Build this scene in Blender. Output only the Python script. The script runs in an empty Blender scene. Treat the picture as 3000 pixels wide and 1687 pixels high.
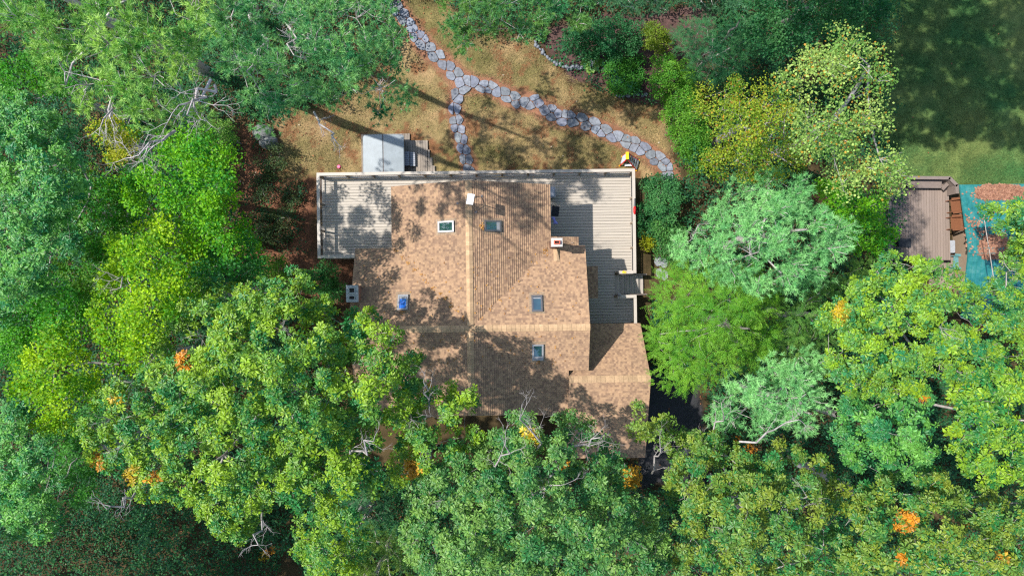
import bpy, math, random
import numpy as np
R = math.radians
random.seed(7); rng = np.random.default_rng(7)
SC = bpy.context.scene; COL = SC.collection

# ------------------------------------------------------------------ camera, sky, sun, exposure
CAM_Z = 36.0; ROLL = R(0.75); FPX = 1995.0
cam = bpy.data.cameras.new("camera"); cam.sensor_width = 36.0; cam.lens = 36.0 * FPX / 3000.0
cam.clip_start = 0.1; cam.clip_end = 2000
co = bpy.data.objects.new("camera", cam); COL.objects.link(co)
co.location = (0, 0, CAM_Z); co.rotation_euler = (0, 0, -ROLL); SC.camera = co

SUN_EL = R(56); SUN_DIR2 = np.array([-0.978, 0.208])          # where the sun stands, seen from above
SUN_AZ = math.atan2(SUN_DIR2[0], SUN_DIR2[1])
w = bpy.data.worlds.new("World"); SC.world = w; w.use_nodes = True
nt = w.node_tree; bg = nt.nodes["Background"]
sky = nt.nodes.new("ShaderNodeTexSky"); sky.sky_type = 'NISHITA'; sky.sun_disc = False
sky.sun_elevation = SUN_EL; sky.sun_rotation = SUN_AZ % (2 * math.pi)
nt.links.new(sky.outputs[0], bg.inputs[0]); bg.inputs[1].default_value = 0.15
sl = bpy.data.lights.new("sun", 'SUN'); sl.energy = 4.3; sl.angle = R(0.5); sl.color = (1.0, 0.95, 0.88)
so = bpy.data.objects.new("sun", sl); COL.objects.link(so)
so.rotation_euler = (math.pi / 2 - SUN_EL, 0, math.atan2(SUN_DIR2[1], SUN_DIR2[0]) + math.pi / 2)
so.location = (-20, 5, 40)
SC.view_settings.view_transform = 'Standard'; SC.view_settings.look = 'None'
SC.view_settings.exposure = 0.68; SC.view_settings.gamma = 1.0
SC.cycles.max_bounces = 6; SC.cycles.diffuse_bounces = 4; SC.cycles.transmission_bounces = 4
SC.cycles.use_adaptive_sampling = False; SC.cycles.use_denoising = False; SC.cycles.sample_clamp_indirect = 4.0
SC.cycles.pixel_filter_type = 'BLACKMAN_HARRIS'; SC.cycles.filter_width = 1.25

# ------------------------------------------------------------------ helpers
K = 3000.0 / 2576.0
cr, sr = math.cos(ROLL), math.sin(ROLL)
def at(px, py, z=0.0):
    s = (CAM_Z - z) / FPX
    dx = (px - 1500.0) * s; dy = (843.5 - py) * s
    return np.array([dx * cr + dy * sr, -dx * sr + dy * cr, z])
def ato(ox, oy, z=0.0): return at(ox * K, oy * K, z)
def toO(p):
    p = np.atleast_2d(p); s = FPX / (CAM_Z - p[:, 2])
    dx = p[:, 0] * cr - p[:, 1] * sr; dy = p[:, 0] * sr + p[:, 1] * cr
    return np.stack([(1500 + dx * s) / K, (843.5 - dy * s) / K], 1)

def hsh(i, j, s):
    n = np.sin(i * 127.1 + j * 311.7 + s * 74.7) * 43758.5453
    return n - np.floor(n)
def vnoise(x, y, s=0):
    xi = np.floor(x); yi = np.floor(y); fx = x - xi; fy = y - yi
    fx = fx * fx * (3 - 2 * fx); fy = fy * fy * (3 - 2 * fy)
    a = hsh(xi, yi, s); b = hsh(xi + 1, yi, s); c = hsh(xi, yi + 1, s); d = hsh(xi + 1, yi + 1, s)
    return a + (b - a) * fx + (c - a) * fy + (a - b - c + d) * fx * fy
def fnoise(x, y, s=0, o=3):
    t = 0; a = 1; n = 0
    for k in range(o):
        t = t + a * vnoise(x * 2 ** k, y * 2 ** k, s + k); n += a; a *= .5
    return t / n
def inpoly(pts, poly):
    x, y = pts[:, 0], pts[:, 1]; r = np.zeros(len(pts), bool); n = len(poly); j = n - 1
    for i in range(n):
        xi, yi = poly[i]; xj, yj = poly[j]
        c = ((yi > y) != (yj > y)) & (x < (xj - xi) * (y - yi) / (yj - yi + 1e-12) + xi)
        r ^= c; j = i
    return r
def edgedist(pts, poly):
    d = np.full(len(pts), 1e9); n = len(poly)
    for i in range(n):
        a = np.array(poly[i], float); b = np.array(poly[(i + 1) % n], float); ab = b - a
        t = np.clip(((pts - a) @ ab) / (ab @ ab + 1e-9), 0, 1)
        d = np.minimum(d, np.linalg.norm(pts - (a + t[:, None] * ab), axis=1))
    return d

def tag(o, label=None, cat=None, group=None, kind=None):
    if label: o["label"] = label
    if cat: o["category"] = cat
    if group: o["group"] = group
    if kind: o["kind"] = kind
    return o
def thing(name, label, cat, loc, group=None):
    o = bpy.data.objects.new(name, None); COL.objects.link(o); o.location = [float(v) for v in loc]
    o.empty_display_size = .3
    return tag(o, label, cat, group)
def mesh_np(name, V, F, mat, parent=None, org=None, col=None, uv=None, k=4, smooth=False):
    """V n x 3, F m x k index array (or list of lists)"""
    V = np.asarray(V, np.float32)
    if org is not None: V = V - np.asarray(org, np.float32)
    me = bpy.data.meshes.new(name)
    if isinstance(F, np.ndarray):
        m, k = F.shape
        me.vertices.add(len(V)); me.vertices.foreach_set("co", V.ravel())
        me.loops.add(m * k); me.loops.foreach_set("vertex_index", F.ravel().astype(np.int32))
        me.polygons.add(m); me.polygons.foreach_set("loop_start", np.arange(0, m * k, k, dtype=np.int32))
        me.polygons.foreach_set("loop_total", np.full(m, k, np.int32))
        me.update(calc_edges=True)
    else:
        me.from_pydata([tuple(map(float, v)) for v in V], [], F); me.update()
    if col is not None:
        a = me.color_attributes.new("tint", 'FLOAT_COLOR', 'POINT')
        c = np.ones((len(V), 4), np.float32); c[:, :3] = col
        a.data.foreach_set("color", c.ravel())
    if uv is not None:
        u = me.uv_layers.new(name="uv")
        li = np.zeros(len(me.loops), np.int32); me.loops.foreach_get("vertex_index", li)
        u.data.foreach_set("uv", np.asarray(uv, np.float32)[li].ravel())
    if smooth: me.polygons.foreach_set("use_smooth", np.ones(len(me.polygons), bool))
    me.materials.append(mat)
    o = bpy.data.objects.new(name, me); COL.objects.link(o)
    if parent is not None: o.parent = parent
    return o

class MB:
    def __init__(s): s.v = []; s.f = []; s.c = []; s.uv = []
    def add(s, vs, fs, c=(1, 1, 1), uv=None):
        b = len(s.v); s.v += [tuple(map(float, v)) for v in vs]; s.f += [[b + i for i in f] for f in fs]
        s.c += [c] * len(vs); s.uv += list(uv) if uv is not None else [(v[0], v[1]) for v in vs]
    def box(s, x0, x1, y0, y1, z0, z1, c=(1, 1, 1)):
        s.add([(x0, y0, z0), (x1, y0, z0), (x1, y1, z0), (x0, y1, z0), (x0, y0, z1), (x1, y0, z1), (x1, y1, z1), (x0, y1, z1)],
              [(0, 3, 2, 1), (4, 5, 6, 7), (0, 1, 5, 4), (1, 2, 6, 5), (2, 3, 7, 6), (3, 0, 4, 7)], c)
    def bar(s, p, q, wd, ht, up=(0, 0, 1), c=(1, 1, 1)):
        p = np.array(p, float); q = np.array(q, float); d = q - p; d /= np.linalg.norm(d)
        up = np.array(up, float); a = np.cross(up, d)
        if np.linalg.norm(a) < 1e-4: a = np.cross((1, 0, 0), d)
        a /= np.linalg.norm(a); b = np.cross(d, a)
        a = a * wd / 2; b = b * ht / 2
        vs = [e + sa * a + sb * b for e in (p, q) for sa, sb in ((-1, -1), (1, -1), (1, 1), (-1, 1))]
        s.add(vs, [(0, 3, 2, 1), (4, 5, 6, 7), (0, 1, 5, 4), (1, 2, 6, 5), (2, 3, 7, 6), (3, 0, 4, 7)], c)
    def prism(s, poly, z0, z1, c=(1, 1, 1)):
        n = len(poly); vs = [(x, y, z0) for x, y in poly] + [(x, y, z1) for x, y in poly]
        s.add(vs, [list(range(n))[::-1], list(range(n, 2 * n))] + [(i, (i + 1) % n, n + (i + 1) % n, n + i) for i in range(n)], c)
    def tube(s, p, q, r0, r1, n=8, c=(1, 1, 1), cap=True):
        p = np.array(p, float); q = np.array(q, float); d = q - p; d /= np.linalg.norm(d)
        a = np.cross(d, (0, 0, 1)) if abs(d[2]) < .9 else np.cross(d, (1, 0, 0)); a /= np.linalg.norm(a); b = np.cross(d, a)
        an = [2 * math.pi * i / n for i in range(n)]
        vs = [p + r0 * (math.cos(t) * a + math.sin(t) * b) for t in an] + [q + r1 * (math.cos(t) * a + math.sin(t) * b) for t in an]
        fs = [(i, (i + 1) % n, n + (i + 1) % n, n + i) for i in range(n)]
        if cap: fs += [list(range(n))[::-1], list(range(n, 2 * n))]
        s.add(vs, fs, c)
    def build(s, name, mat, parent=None, org=None, smooth=False):
        return mesh_np(name, np.array(s.v), s.f, mat, parent, org, np.array(s.c), np.array(s.uv), smooth=smooth)

def rrect(x0, x1, y0, y1, r, n=5):
    o = []
    for cx, cy, a in ((x1 - r, y1 - r, 0), (x0 + r, y1 - r, 90), (x0 + r, y0 + r, 180), (x1 - r, y0 + r, 270)):
        o += [(cx + r * math.cos(R(a + 90 * i / n)), cy + r * math.sin(R(a + 90 * i / n))) for i in range(n + 1)]
    return o

# ------------------------------------------------------------------ materials
def newmat(name):
    m = bpy.data.materials.new(name); m.use_nodes = True
    nt = m.node_tree; b = nt.nodes["Principled BSDF"]; return m, nt, b, nt.nodes, nt.links
def rgb(c): return (c[0], c[1], c[2], 1)
def noise_node(nt, scale, detail=4, rough=.6, vec=None):
    n = nt.nodes.new("ShaderNodeTexNoise"); n.inputs["Scale"].default_value = scale
    n.inputs["Detail"].default_value = detail; n.inputs["Roughness"].default_value = rough
    if vec is None:
        tc = nt.nodes.new("ShaderNodeTexCoord"); vec = tc.outputs["Object"]
    nt.links.new(vec, n.inputs["Vector"]); return n
def ramp(nt, fac, stops):
    r = nt.nodes.new("ShaderNodeValToRGB"); e = r.color_ramp.elements
    while len(e) < len(stops): e.new(.5)
    for k, (p, c) in enumerate(stops): e[k].position = p; e[k].color = rgb(c) if not isinstance(c, float) else (c, c, c, 1)
    nt.links.new(fac, r.inputs[0]); return r
def mul(nt, a, b, f=1.0):
    x = nt.nodes.new("ShaderNodeMix"); x.data_type = 'RGBA'; x.blend_type = 'MULTIPLY'; x.inputs[0].default_value = f
    nt.links.new(a, x.inputs[6]); nt.links.new(b, x.inputs[7]); return x.outputs[2]
def tint(nt):
    a = nt.nodes.new("ShaderNodeAttribute"); a.attribute_name = "tint"; return a.outputs["Color"]
def bump(nt, b, h, strength=.4, dist=.02):
    n = nt.nodes.new("ShaderNodeBump"); n.inputs["Strength"].default_value = strength; n.inputs["Distance"].default_value = dist
    nt.links.new(h, n.inputs["Height"]); nt.links.new(n.outputs[0], b.inputs["Normal"])
def plain(name, c, rough=.6, scale=18, var=.25, metal=0.0, bmp=.15, stretch=None, spec=.5):
    m, nt, b, N, L = newmat(name)
    tc = N.new("ShaderNodeTexCoord"); v = tc.outputs["Object"]
    if stretch:
        mp = N.new("ShaderNodeMapping"); mp.inputs["Scale"].default_value = stretch; L.new(v, mp.inputs[0]); v = mp.outputs[0]
    n = noise_node(nt, scale, 5, .65, v)
    lo = tuple(x * (1 - var) for x in c); hi = tuple(min(1, x * (1 + var)) for x in c)
    r = ramp(nt, n.outputs[0], [(.3, lo), (.7, hi)])
    L.new(mul(nt, r.outputs[0], tint(nt)), b.inputs["Base Color"])
    b.inputs["Roughness"].default_value = rough; b.inputs["Metallic"].default_value = metal
    b.inputs["Specular IOR Level"].default_value = spec
    if bmp: bump(nt, b, n.outputs[0], bmp, .01)
    return m
def leafmat(name, rough=.42, trans=.32, spec=.5):
    m, nt, b, N, L = newmat(name)
    t = tint(nt); L.new(t, b.inputs["Base Color"]); b.inputs["Roughness"].default_value = rough
    b.inputs["Specular IOR Level"].default_value = spec
    tr = N.new("ShaderNodeBsdfTranslucent"); hs = N.new("ShaderNodeHueSaturation")
    hs.inputs["Hue"].default_value = .485; hs.inputs["Saturation"].default_value = 1.15; hs.inputs["Value"].default_value = 1.5
    L.new(t, hs.inputs["Color"]); L.new(hs.outputs[0], tr.inputs[0])
    mx = N.new("ShaderNodeMixShader"); mx.inputs[0].default_value = trans
    L.new(b.outputs[0], mx.inputs[1]); L.new(tr.outputs[0], mx.inputs[2]); L.new(mx.outputs[0], N["Material Output"].inputs[0])
    return m

M = {}
M['leaf'] = leafmat("oak_leaf", .42, .34, .42)
M['soft'] = leafmat("thin_leaf", .55, .40, .25)
M['needle'] = leafmat("needles", .5, .32, .3)
M['bark'] = plain("grey_bark", (.30, .27, .24), .85, 9, .4, bmp=.5)
M['twig'] = plain("pale_bark", (.29, .265, .25), .8, 6, .35, bmp=.3)
M['pinebark'] = plain("pine_bark", (.40, .36, .34), .85, 7, .4, bmp=.4)
M['deck'] = plain("taupe_deck_board", (.40, .355, .30), .6, 5, .08, bmp=.08, stretch=(.25, 6, 1))
M['rail'] = plain("taupe_rail_paint", (.42, .375, .32), .55, 8, .06, bmp=.05)
M['bracket'] = plain("brown_post_wood", (.24, .18, .12), .7, 12, .3)
M['wire'] = plain("grey_wire", (.12, .12, .13), .4, 20, .1, metal=.6)
M['wall'] = plain("brown_clapboard", (.28, .20, .14), .75, 4, .15, stretch=(1, 1, 14))
M['trim'] = plain("dark_brown_trim", (.10, .06, .05), .7, 10, .2)
M['glass'] = None
M['frame'] = plain("dark_bronze_frame", (.17, .16, .16), .35, 12, .15, metal=.5)
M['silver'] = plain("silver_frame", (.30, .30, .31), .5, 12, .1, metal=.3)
M['white'] = plain("white_plastic", (.78, .79, .80), .4, 6, .04, bmp=0)
M['concrete'] = plain("mortar_cap", (.46, .43, .40), .9, 24, .3, bmp=.5)
M['brick'] = plain("chimney_brick", (.26, .13, .09), .85, 30, .4, bmp=.4)
M['black'] = plain("flat_black", (.012, .012, .012), .9, 10, .2)  # black casters, and the painted dark inside the flues
M['redclay'] = plain("clay_flue", (.50, .10, .05), .7, 16, .2)
M['chimgrey'] = plain("grey_metal_cap", (.33, .35, .36), .5, 9, .2, metal=.3)
M['cover'] = plain("grey_vinyl_cover", (.23, .265, .285), .45, 3, .12, bmp=.1)
M['tubside'] = plain("brown_tub_side", (.12, .09, .07), .6, 10, .2, stretch=(8, 8, 1))
M['strap'] = plain("brown_strap", (.16, .09, .06), .7, 20, .2)
M['plastic'] = plain("grey_plastic", (.26, .28, .32), .5, 14, .1)
M['oldwood'] = plain("weathered_wood", (.25, .21, .17), .85, 6, .35, bmp=.4, stretch=(8, .7, 1))
M['mat'] = plain("black_rubber_mat", (.018, .022, .03), .8, 60, .3, bmp=.5)
M['cloth'] = plain("violet_cloth", (.36, .36, .85), .85, 20, .2)
M['red'] = plain("red_paint", (.60, .015, .015), .4, 8, .1, bmp=0)
M['yellow'] = plain("yellow_paint", (.78, .50, .01), .45, 8, .1, bmp=0)
M['slat'] = plain("pale_grey_slat", (.34, .36, .40), .6, 18, .2)
M['pink'] = plain("pink_plastic", (.85, .12, .25), .45, 8, .05, bmp=0)
M['rock'] = plain("granite", (.15, .155, .15), .9, 6, .4, bmp=.8)
M['stone'] = plain("bluestone", (.165, .18, .205), .8, 7, .4, bmp=.4)
M['tan'] = plain("tan_deck_paint", (.25, .195, .165), .65, 8, .12, stretch=(7, .6, 1))
M['darktan'] = plain("brown_deck_paint", (.19, .15, .13), .65, 8, .12)
M['teak'] = plain("red_brown_wood", (.19, .075, .035), .55, 12, .35, stretch=(.7, 8, 1))
M['tealwood'] = plain("teal_chair_paint", (.10, .25, .27), .5, 12, .2)
M['litter'] = leafmat("fallen_leaf", .8, .15, .2)
M['petal'] = M['soft']
def glassmat(name, c, rough=.02):
    m, nt, b, N, L = newmat(name); n = noise_node(nt, 1.5, 2)
    r = ramp(nt, n.outputs[0], [(.3, tuple(x * .6 for x in c)), (.7, tuple(x * 1.4 for x in c))])
    L.new(r.outputs[0], b.inputs["Base Color"]); b.inputs["Roughness"].default_value = rough
    b.inputs["Specular IOR Level"].default_value = 1.0; b.inputs["IOR"].default_value = 2.0
    return m
M['glass'] = glassmat("skylight_glass", (.015, .05, .06))
M['blueglass'] = glassmat("blue_shaded_glass", (.02, .12, .5))
def shingle_mat():
    m, nt, b, N, L = newmat("architectural_shingles")
    uv = N.new("ShaderNodeUVMap"); uv.uv_map = "uv"
    sep = N.new("ShaderNodeSeparateXYZ"); L.new(uv.outputs[0], sep.inputs[0])
    def math_(op, a, bb=None):
        x = N.new("ShaderNodeMath"); x.operation = op
        for k, q in enumerate((a, bb)):
            if q is None: continue
            if isinstance(q, (int, float)): x.inputs[k].default_value = q
            else: L.new(q, x.inputs[k])
        return x.outputs[0]
    row = math_('FLOOR', math_('ADD', math_('MULTIPLY', sep.outputs[1], 1 / .104), .0005))
    wn = N.new("ShaderNodeTexWhiteNoise"); wn.noise_dimensions = '1D'; L.new(row, wn.inputs["W"])
    col = math_('FLOOR', math_('ADD', math_('MULTIPLY', sep.outputs[0], 1 / .10), math_('MULTIPLY', wn.outputs[0], 7.0)))
    cb = N.new("ShaderNodeCombineXYZ"); L.new(row, cb.inputs[0]); L.new(col, cb.inputs[1])
    w2 = N.new("ShaderNodeTexWhiteNoise"); w2.noise_dimensions = '2D'; L.new(cb.outputs[0], w2.inputs["Vector"])
    r = ramp(nt, w2.outputs[0], [(0, (.22, .14, .095)), (.3, (.285, .183, .12)), (.6, (.345, .222, .138)), (1, (.40, .262, .162))])
    n = noise_node(nt, 40, 3); r2 = ramp(nt, n.outputs[0], [(.3, .8), (.7, 1.15)])
    n3 = noise_node(nt, .8, 6, .7); r3 = ramp(nt, n3.outputs[0], [(.3, (.86, .87, .88)), (.7, (1.1, 1.08, 1.05))])
    L.new(mul(nt, mul(nt, r.outputs[0], r2.outputs[0]), r3.outputs[0]), b.inputs["Base Color"])
    b.inputs["Roughness"].default_value = .9; b.inputs["Specular IOR Level"].default_value = .25
    bump(nt, b, w2.outputs[0], .5, .01)
    return m
M['shingle'] = shingle_mat()
M['cap'] = plain("ridge_shingle", (.42, .285, .17), .9, 9, .18, bmp=.3)
def metalroof():
    m, nt, b, N, L = newmat("teal_metal_roof"); n = noise_node(nt, 2.5, 6, .7)
    r = ramp(nt, n.outputs[0], [(.3, (.012, .12, .125)), (.5, (.025, .19, .185)), (.72, (.10, .27, .25))])
    L.new(r.outputs[0], b.inputs["Base Color"]); b.inputs["Roughness"].default_value = .4; b.inputs["Metallic"].default_value = .1
    return m
M['teal'] = metalroof()
def groundmat():
    m, nt, b, N, L = newmat("forest_ground"); t = tint(nt)
    n1 = noise_node(nt, 22, 6, .75); r1 = ramp(nt, n1.outputs[0], [(.28, .45), (.5, .95), (.75, 1.5)])
    n2 = noise_node(nt, 3.0, 5, .7); r2 = ramp(nt, n2.outputs[0], [(.3, (.75, .8, .7)), (.7, (1.25, 1.15, 1.1))])
    L.new(mul(nt, mul(nt, t, r1.outputs[0]), r2.outputs[0]), b.inputs["Base Color"])
    b.inputs["Roughness"].default_value = .95; b.inputs["Specular IOR Level"].default_value = .15
    bump(nt, b, n1.outputs[0], .9, .06); return m
M['ground'] = groundmat()

# ------------------------------------------------------------------ ground: one sheet, zones of soil / lawn / mulch / asphalt
def O(*p): return [(p[i], p[i + 1]) for i in range(0, len(p), 2)]
LAWN = O(720,270, 830,270, 900,210, 1010,120, 985,0, 1130,0, 1170,100, 1330,85, 1390,160, 1500,235, 1640,270, 1700,330, 1690,450, 700,450, 690,400)
BED = O(1330,70, 1800,20, 1760,330, 1690,330, 1640,262, 1500,222, 1400,150)
RLAWN = O(2230,-60, 2640,-60, 2640,500, 2440,470, 2200,480)
DRIVE = O(1600,930, 1760,960, 1790,1220, 1600,1220)
PATH_A = [(1151,0),(1175,43),(1217,101),(1248,140),(1295,179),(1334,217),(1349,229),(1388,248),(1439,256),(1477,276),(1516,295),(1563,301),(1606,326),(1640,345),(1691,353),(1738,367),(1796,396),(1854,423),(1904,446),(1940,478),(1955,500),(1962,560)]
PATH_B = [(1349,240),(1334,295),(1334,342),(1342,380),(1353,419),(1365,458),(1373,497),(1376,540)]
def ground():
    core = np.arange(-31, 31.01, .13); cy = np.arange(-18, 18.01, .13)
    far = np.array([34, 38, 45, 60, 90, 150, 300, 600.])
    xs = np.concatenate([-far[::-1], core, far]); ys = np.concatenate([-far[::-1], cy, far])
    X, Y = np.meshgrid(xs, ys); P = np.stack([X.ravel(), Y.ravel(), np.zeros(X.size)], 1)
    x, y = P[:, 0], P[:, 1]
    jo = np.stack([fnoise(x * .9, y * .9, 3) - .5, fnoise(x * .9, y * .9, 9) - .5], 1) * 60
    o = toO(P) + jo
    n1 = np.clip(1.8 * fnoise(x * .7, y * .7, 1) - .4, 0, 1)[:, None]; n2 = fnoise(x * 2.2, y * 2.2, 5)[:, None]
    c = np.array([.085, .062, .032]) * (.55 + .9 * n2) * (1 - .25 * n1)
    grassy = np.array([.34, .235, .125]) * (1 - n1) + np.array([.16, .145, .055]) * n1
    red = np.array([.30, .15, .075]); grassy = grassy * (.55 + .9 * n2) * (n2 > .40) + red * .7 * (n2 <= .40)
    def soft(poly, wd): 
        d = edgedist(o, poly); s = np.where(inpoly(o, poly), d, -d); return np.clip(.5 + s / wd, 0, 1)[:, None]
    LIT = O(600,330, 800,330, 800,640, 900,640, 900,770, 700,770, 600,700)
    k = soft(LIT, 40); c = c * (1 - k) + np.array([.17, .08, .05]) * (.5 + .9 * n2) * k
    k = soft(LAWN, 22); c = c * (1 - k) + grassy * k
    k = soft(BED, 12); c = c * (1 - k) + np.array([.105, .062, .060]) * (.6 + .8 * n2) * k
    rl = np.array([.045, .14, .045]) * n1 + np.array([.14, .19, .06]) * (1 - n1)
    rl = rl * (.6 + .8 * n2)
    k = soft(RLAWN, 25); c = c * (1 - k) + rl * k
    k = soft(DRIVE, 10); c = c * (1 - k) + np.array([.045, .047, .055]) * k
    for PL, hw in ((PATH_A, 34), (PATH_B, 26)):
        d = np.full(len(o), 1e9); on = toO(P) * K + jo * .25
        for a, b in zip(PL[:-1], PL[1:]):
            a = np.array(a, float); b = np.array(b, float); ab = b - a
            t = np.clip(((on - a) @ ab) / (ab @ ab), 0, 1); d = np.minimum(d, np.linalg.norm(on - (a + t[:, None] * ab), axis=1))
        k = np.clip((hw - d) / 8 + .5, 0, 1)[:, None]; c = c * (1 - k) + np.array([.27, .135, .085]) * (.7 + .6 * n2) * k
    P[:, 2] = (fnoise(x * .5, y * .5, 21) - .5) * .10 + (fnoise(x * 3, y * 3, 22) - .5) * .05
    P[:, 2] -= .03
    nx, ny = len(xs), len(ys); i, j = np.meshgrid(np.arange(nx - 1), np.arange(ny - 1)); a = (j * nx + i).ravel()
    F = np.stack([a, a + 1, a + 1 + nx, a + nx], 1)
    tag(mesh_np("ground", P, F, M['ground'], col=np.clip(c, .01, .8)), kind="structure")
ground()

# flagstone path -------------------------------------------------------------------------------------------------
def clip_half(poly, p, n):
    out = []
    for i in range(len(poly)):
        a, b = poly[i], poly[(i + 1) % len(poly)]; da = (a - p) @ n; db = (b - p) @ n
        if da <= 0: out.append(a)
        if (da < 0) != (db < 0) and abs(da - db) > 1e-9: out.append(a + (b - a) * da / (da - db))
    return out
def flagstones():
    seeds = []; inside = []
    def run(PL, hw, cols, step, skip=None):
        L = [np.array(at(*p)[:2]) for p in PL]
        d = [0]; 
        for a, b in zip(L[:-1], L[1:]): d.append(d[-1] + np.linalg.norm(b - a))
        s = .1
        while s < d[-1]:
            i = max(k for k in range(len(d)) if d[k] <= s); i = min(i, len(L) - 2)
            t = (s - d[i]) / (d[i + 1] - d[i]); p = L[i] + (L[i + 1] - L[i]) * t; dr = (L[i + 1] - L[i]); dr /= np.linalg.norm(dr)
            nn = np.array([-dr[1], dr[0]])
            for c in range(cols):
                off = (-1 + (2 * c + 1) / cols) * hw; q = p + nn * (off + random.uniform(-.12, .12)) + dr * random.uniform(-.2, .2)
                seeds.append(q); inside.append(True)
            for sg in (-1, 1):
                for sub in (-.12, .12):
                    seeds.append(p + nn * sg * (hw * 1.42 + random.uniform(-.05, .07)) + dr * sub); inside.append(False)
            s += step
    run(PATH_A, .41, 2, .45); run([(1345, 262)] + PATH_B[1:], .37, 2, .42)
    SA = [np.array(at(*p)[:2]) for p in PATH_A]; SB = [np.array(at(*p)[:2]) for p in PATH_B]
    def dpath(p, L): return min(np.linalg.norm(p - (a + (b - a) * np.clip((p - a) @ (b - a) / ((b - a) @ (b - a)), 0, 1))) for a, b in zip(L[:-1], L[1:]))
    kp = [i for i in range(len(seeds)) if inside[i] or (dpath(seeds[i], SA) > .5 and dpath(seeds[i], SB) > .42)]; seeds = [seeds[i] for i in kp]; inside = [inside[i] for i in kp]
    S = np.array(seeds)
    extra = [at(1928, 765)[:2], at(1945, 770)[:2], at(1932, 800)[:2], at(1946, 806)[:2]]
    mb = MB()
    def slab(pl, g):
        cc = sum(pl) / len(pl); pl = [cc + (p - cc) * (1 - .022 / max(.12, np.linalg.norm(p - cc))) for p in pl]
        q = []
        for i in range(len(pl)):                       # knock the corners off
            a, b, c = pl[i - 1], pl[i], pl[(i + 1) % len(pl)]
            q += [b + (a - b) * .13, b + (c - b) * .13]
        z = random.uniform(.035, .05); mb.prism([tuple(p) for p in q], -.08, z, g)
    gone = {i for i in range(len(S)) if inside[i] and random.random() < .14}
    for i, p in enumerate(S):
        if not inside[i]: continue
        dd = np.linalg.norm(S - p, axis=1)
        if i in gone: continue
        if any(dd[j] < .20 and inside[j] and j < i for j in range(len(S))): continue
        pl = [p + np.array(v) for v in ((-.6, -.6), (.6, -.6), (.6, .6), (-.6, .6))]
        for j in np.argsort(dd)[1:26]:
            if j in gone or (dd[j] < .20 and inside[j]): continue
            if not inside[j] and np.linalg.norm(S[j] - p) < .1: continue
            m = (S[j] + p) / 2; pl = clip_half(pl, m, S[j] - p)
            if len(pl) < 3: break
        if len(pl) < 3: continue
        g = random.uniform(.75, 1.2); slab(pl, (g, g * random.uniform(.97, 1.02), g * random.uniform(.96, 1.1)))
    for p in extra:
        a = random.uniform(0, .5); slab([np.array(p) + np.array((math.cos(a + t) * .24, math.sin(a + t) * .32)) for t in np.arange(0, 6.2, 1.05)], (1.25, 1.2, 1.15))
    tag(mb.build("stone_path", M['stone']), kind="structure")
flagstones()

# ------------------------------------------------------------------ house
ZR, PITCH = 6.2, .44; H = 3.66
ZE = ZR - PITCH * H
yr = at(1500, 961, ZR)[1]; xr = at(1375, 750, ZR)[0]
xw, xe, yn = xr - H, xr + H, yr + H
xW = at(1036, 790, 5.0)[0]; xE = at(1721, 850, 5.3)[0]
ys = at(1480, 1217, 4.35)[1]; T = yr - ys; ZS = ZR - PITCH * T
ygw = at(1149, 546.5, ZE)[1]; yge = at(1606, 540.5, ZE)[1]; yga = at(1373, 528, ZR)[1]
ysa = at(1378, 1217, ZR)[1]; yk = at(1722, 1083, 5.2)[1]; xm = at(1665, 1150, 4.9)[0]
ZX = 5.3; yx = at(1790, 1110, ZX)[1]; ZXN = 2.95; yxn = at(1805, 948, ZXN)[1]; ZXS = 3.7; yxs = at(1790, 1340, ZXS)[1]; xX = at(1899, 1200, 4.6)[0]
xcr = at(1696, 704, ZE - .3)[0]; yc0 = at(1650, 692, ZE)[1]
pW = lambda x, y: ZR - PITCH * (xr - x)
pE = lambda x, y: ZR - PITCH * (x - xr)
pN = lambda x, y: ZR - PITCH * (y - yr)
pS = lambda x, y: ZR - PITCH * (yr - y)
pXN = lambda x, y: ZX - (ZX - ZXN) * (y - yx) / (yxn - yx)
pXS = lambda x, y: ZX - (ZX - ZXS) * (yx - y) / (yx - yxs)
EXPO = .104
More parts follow.
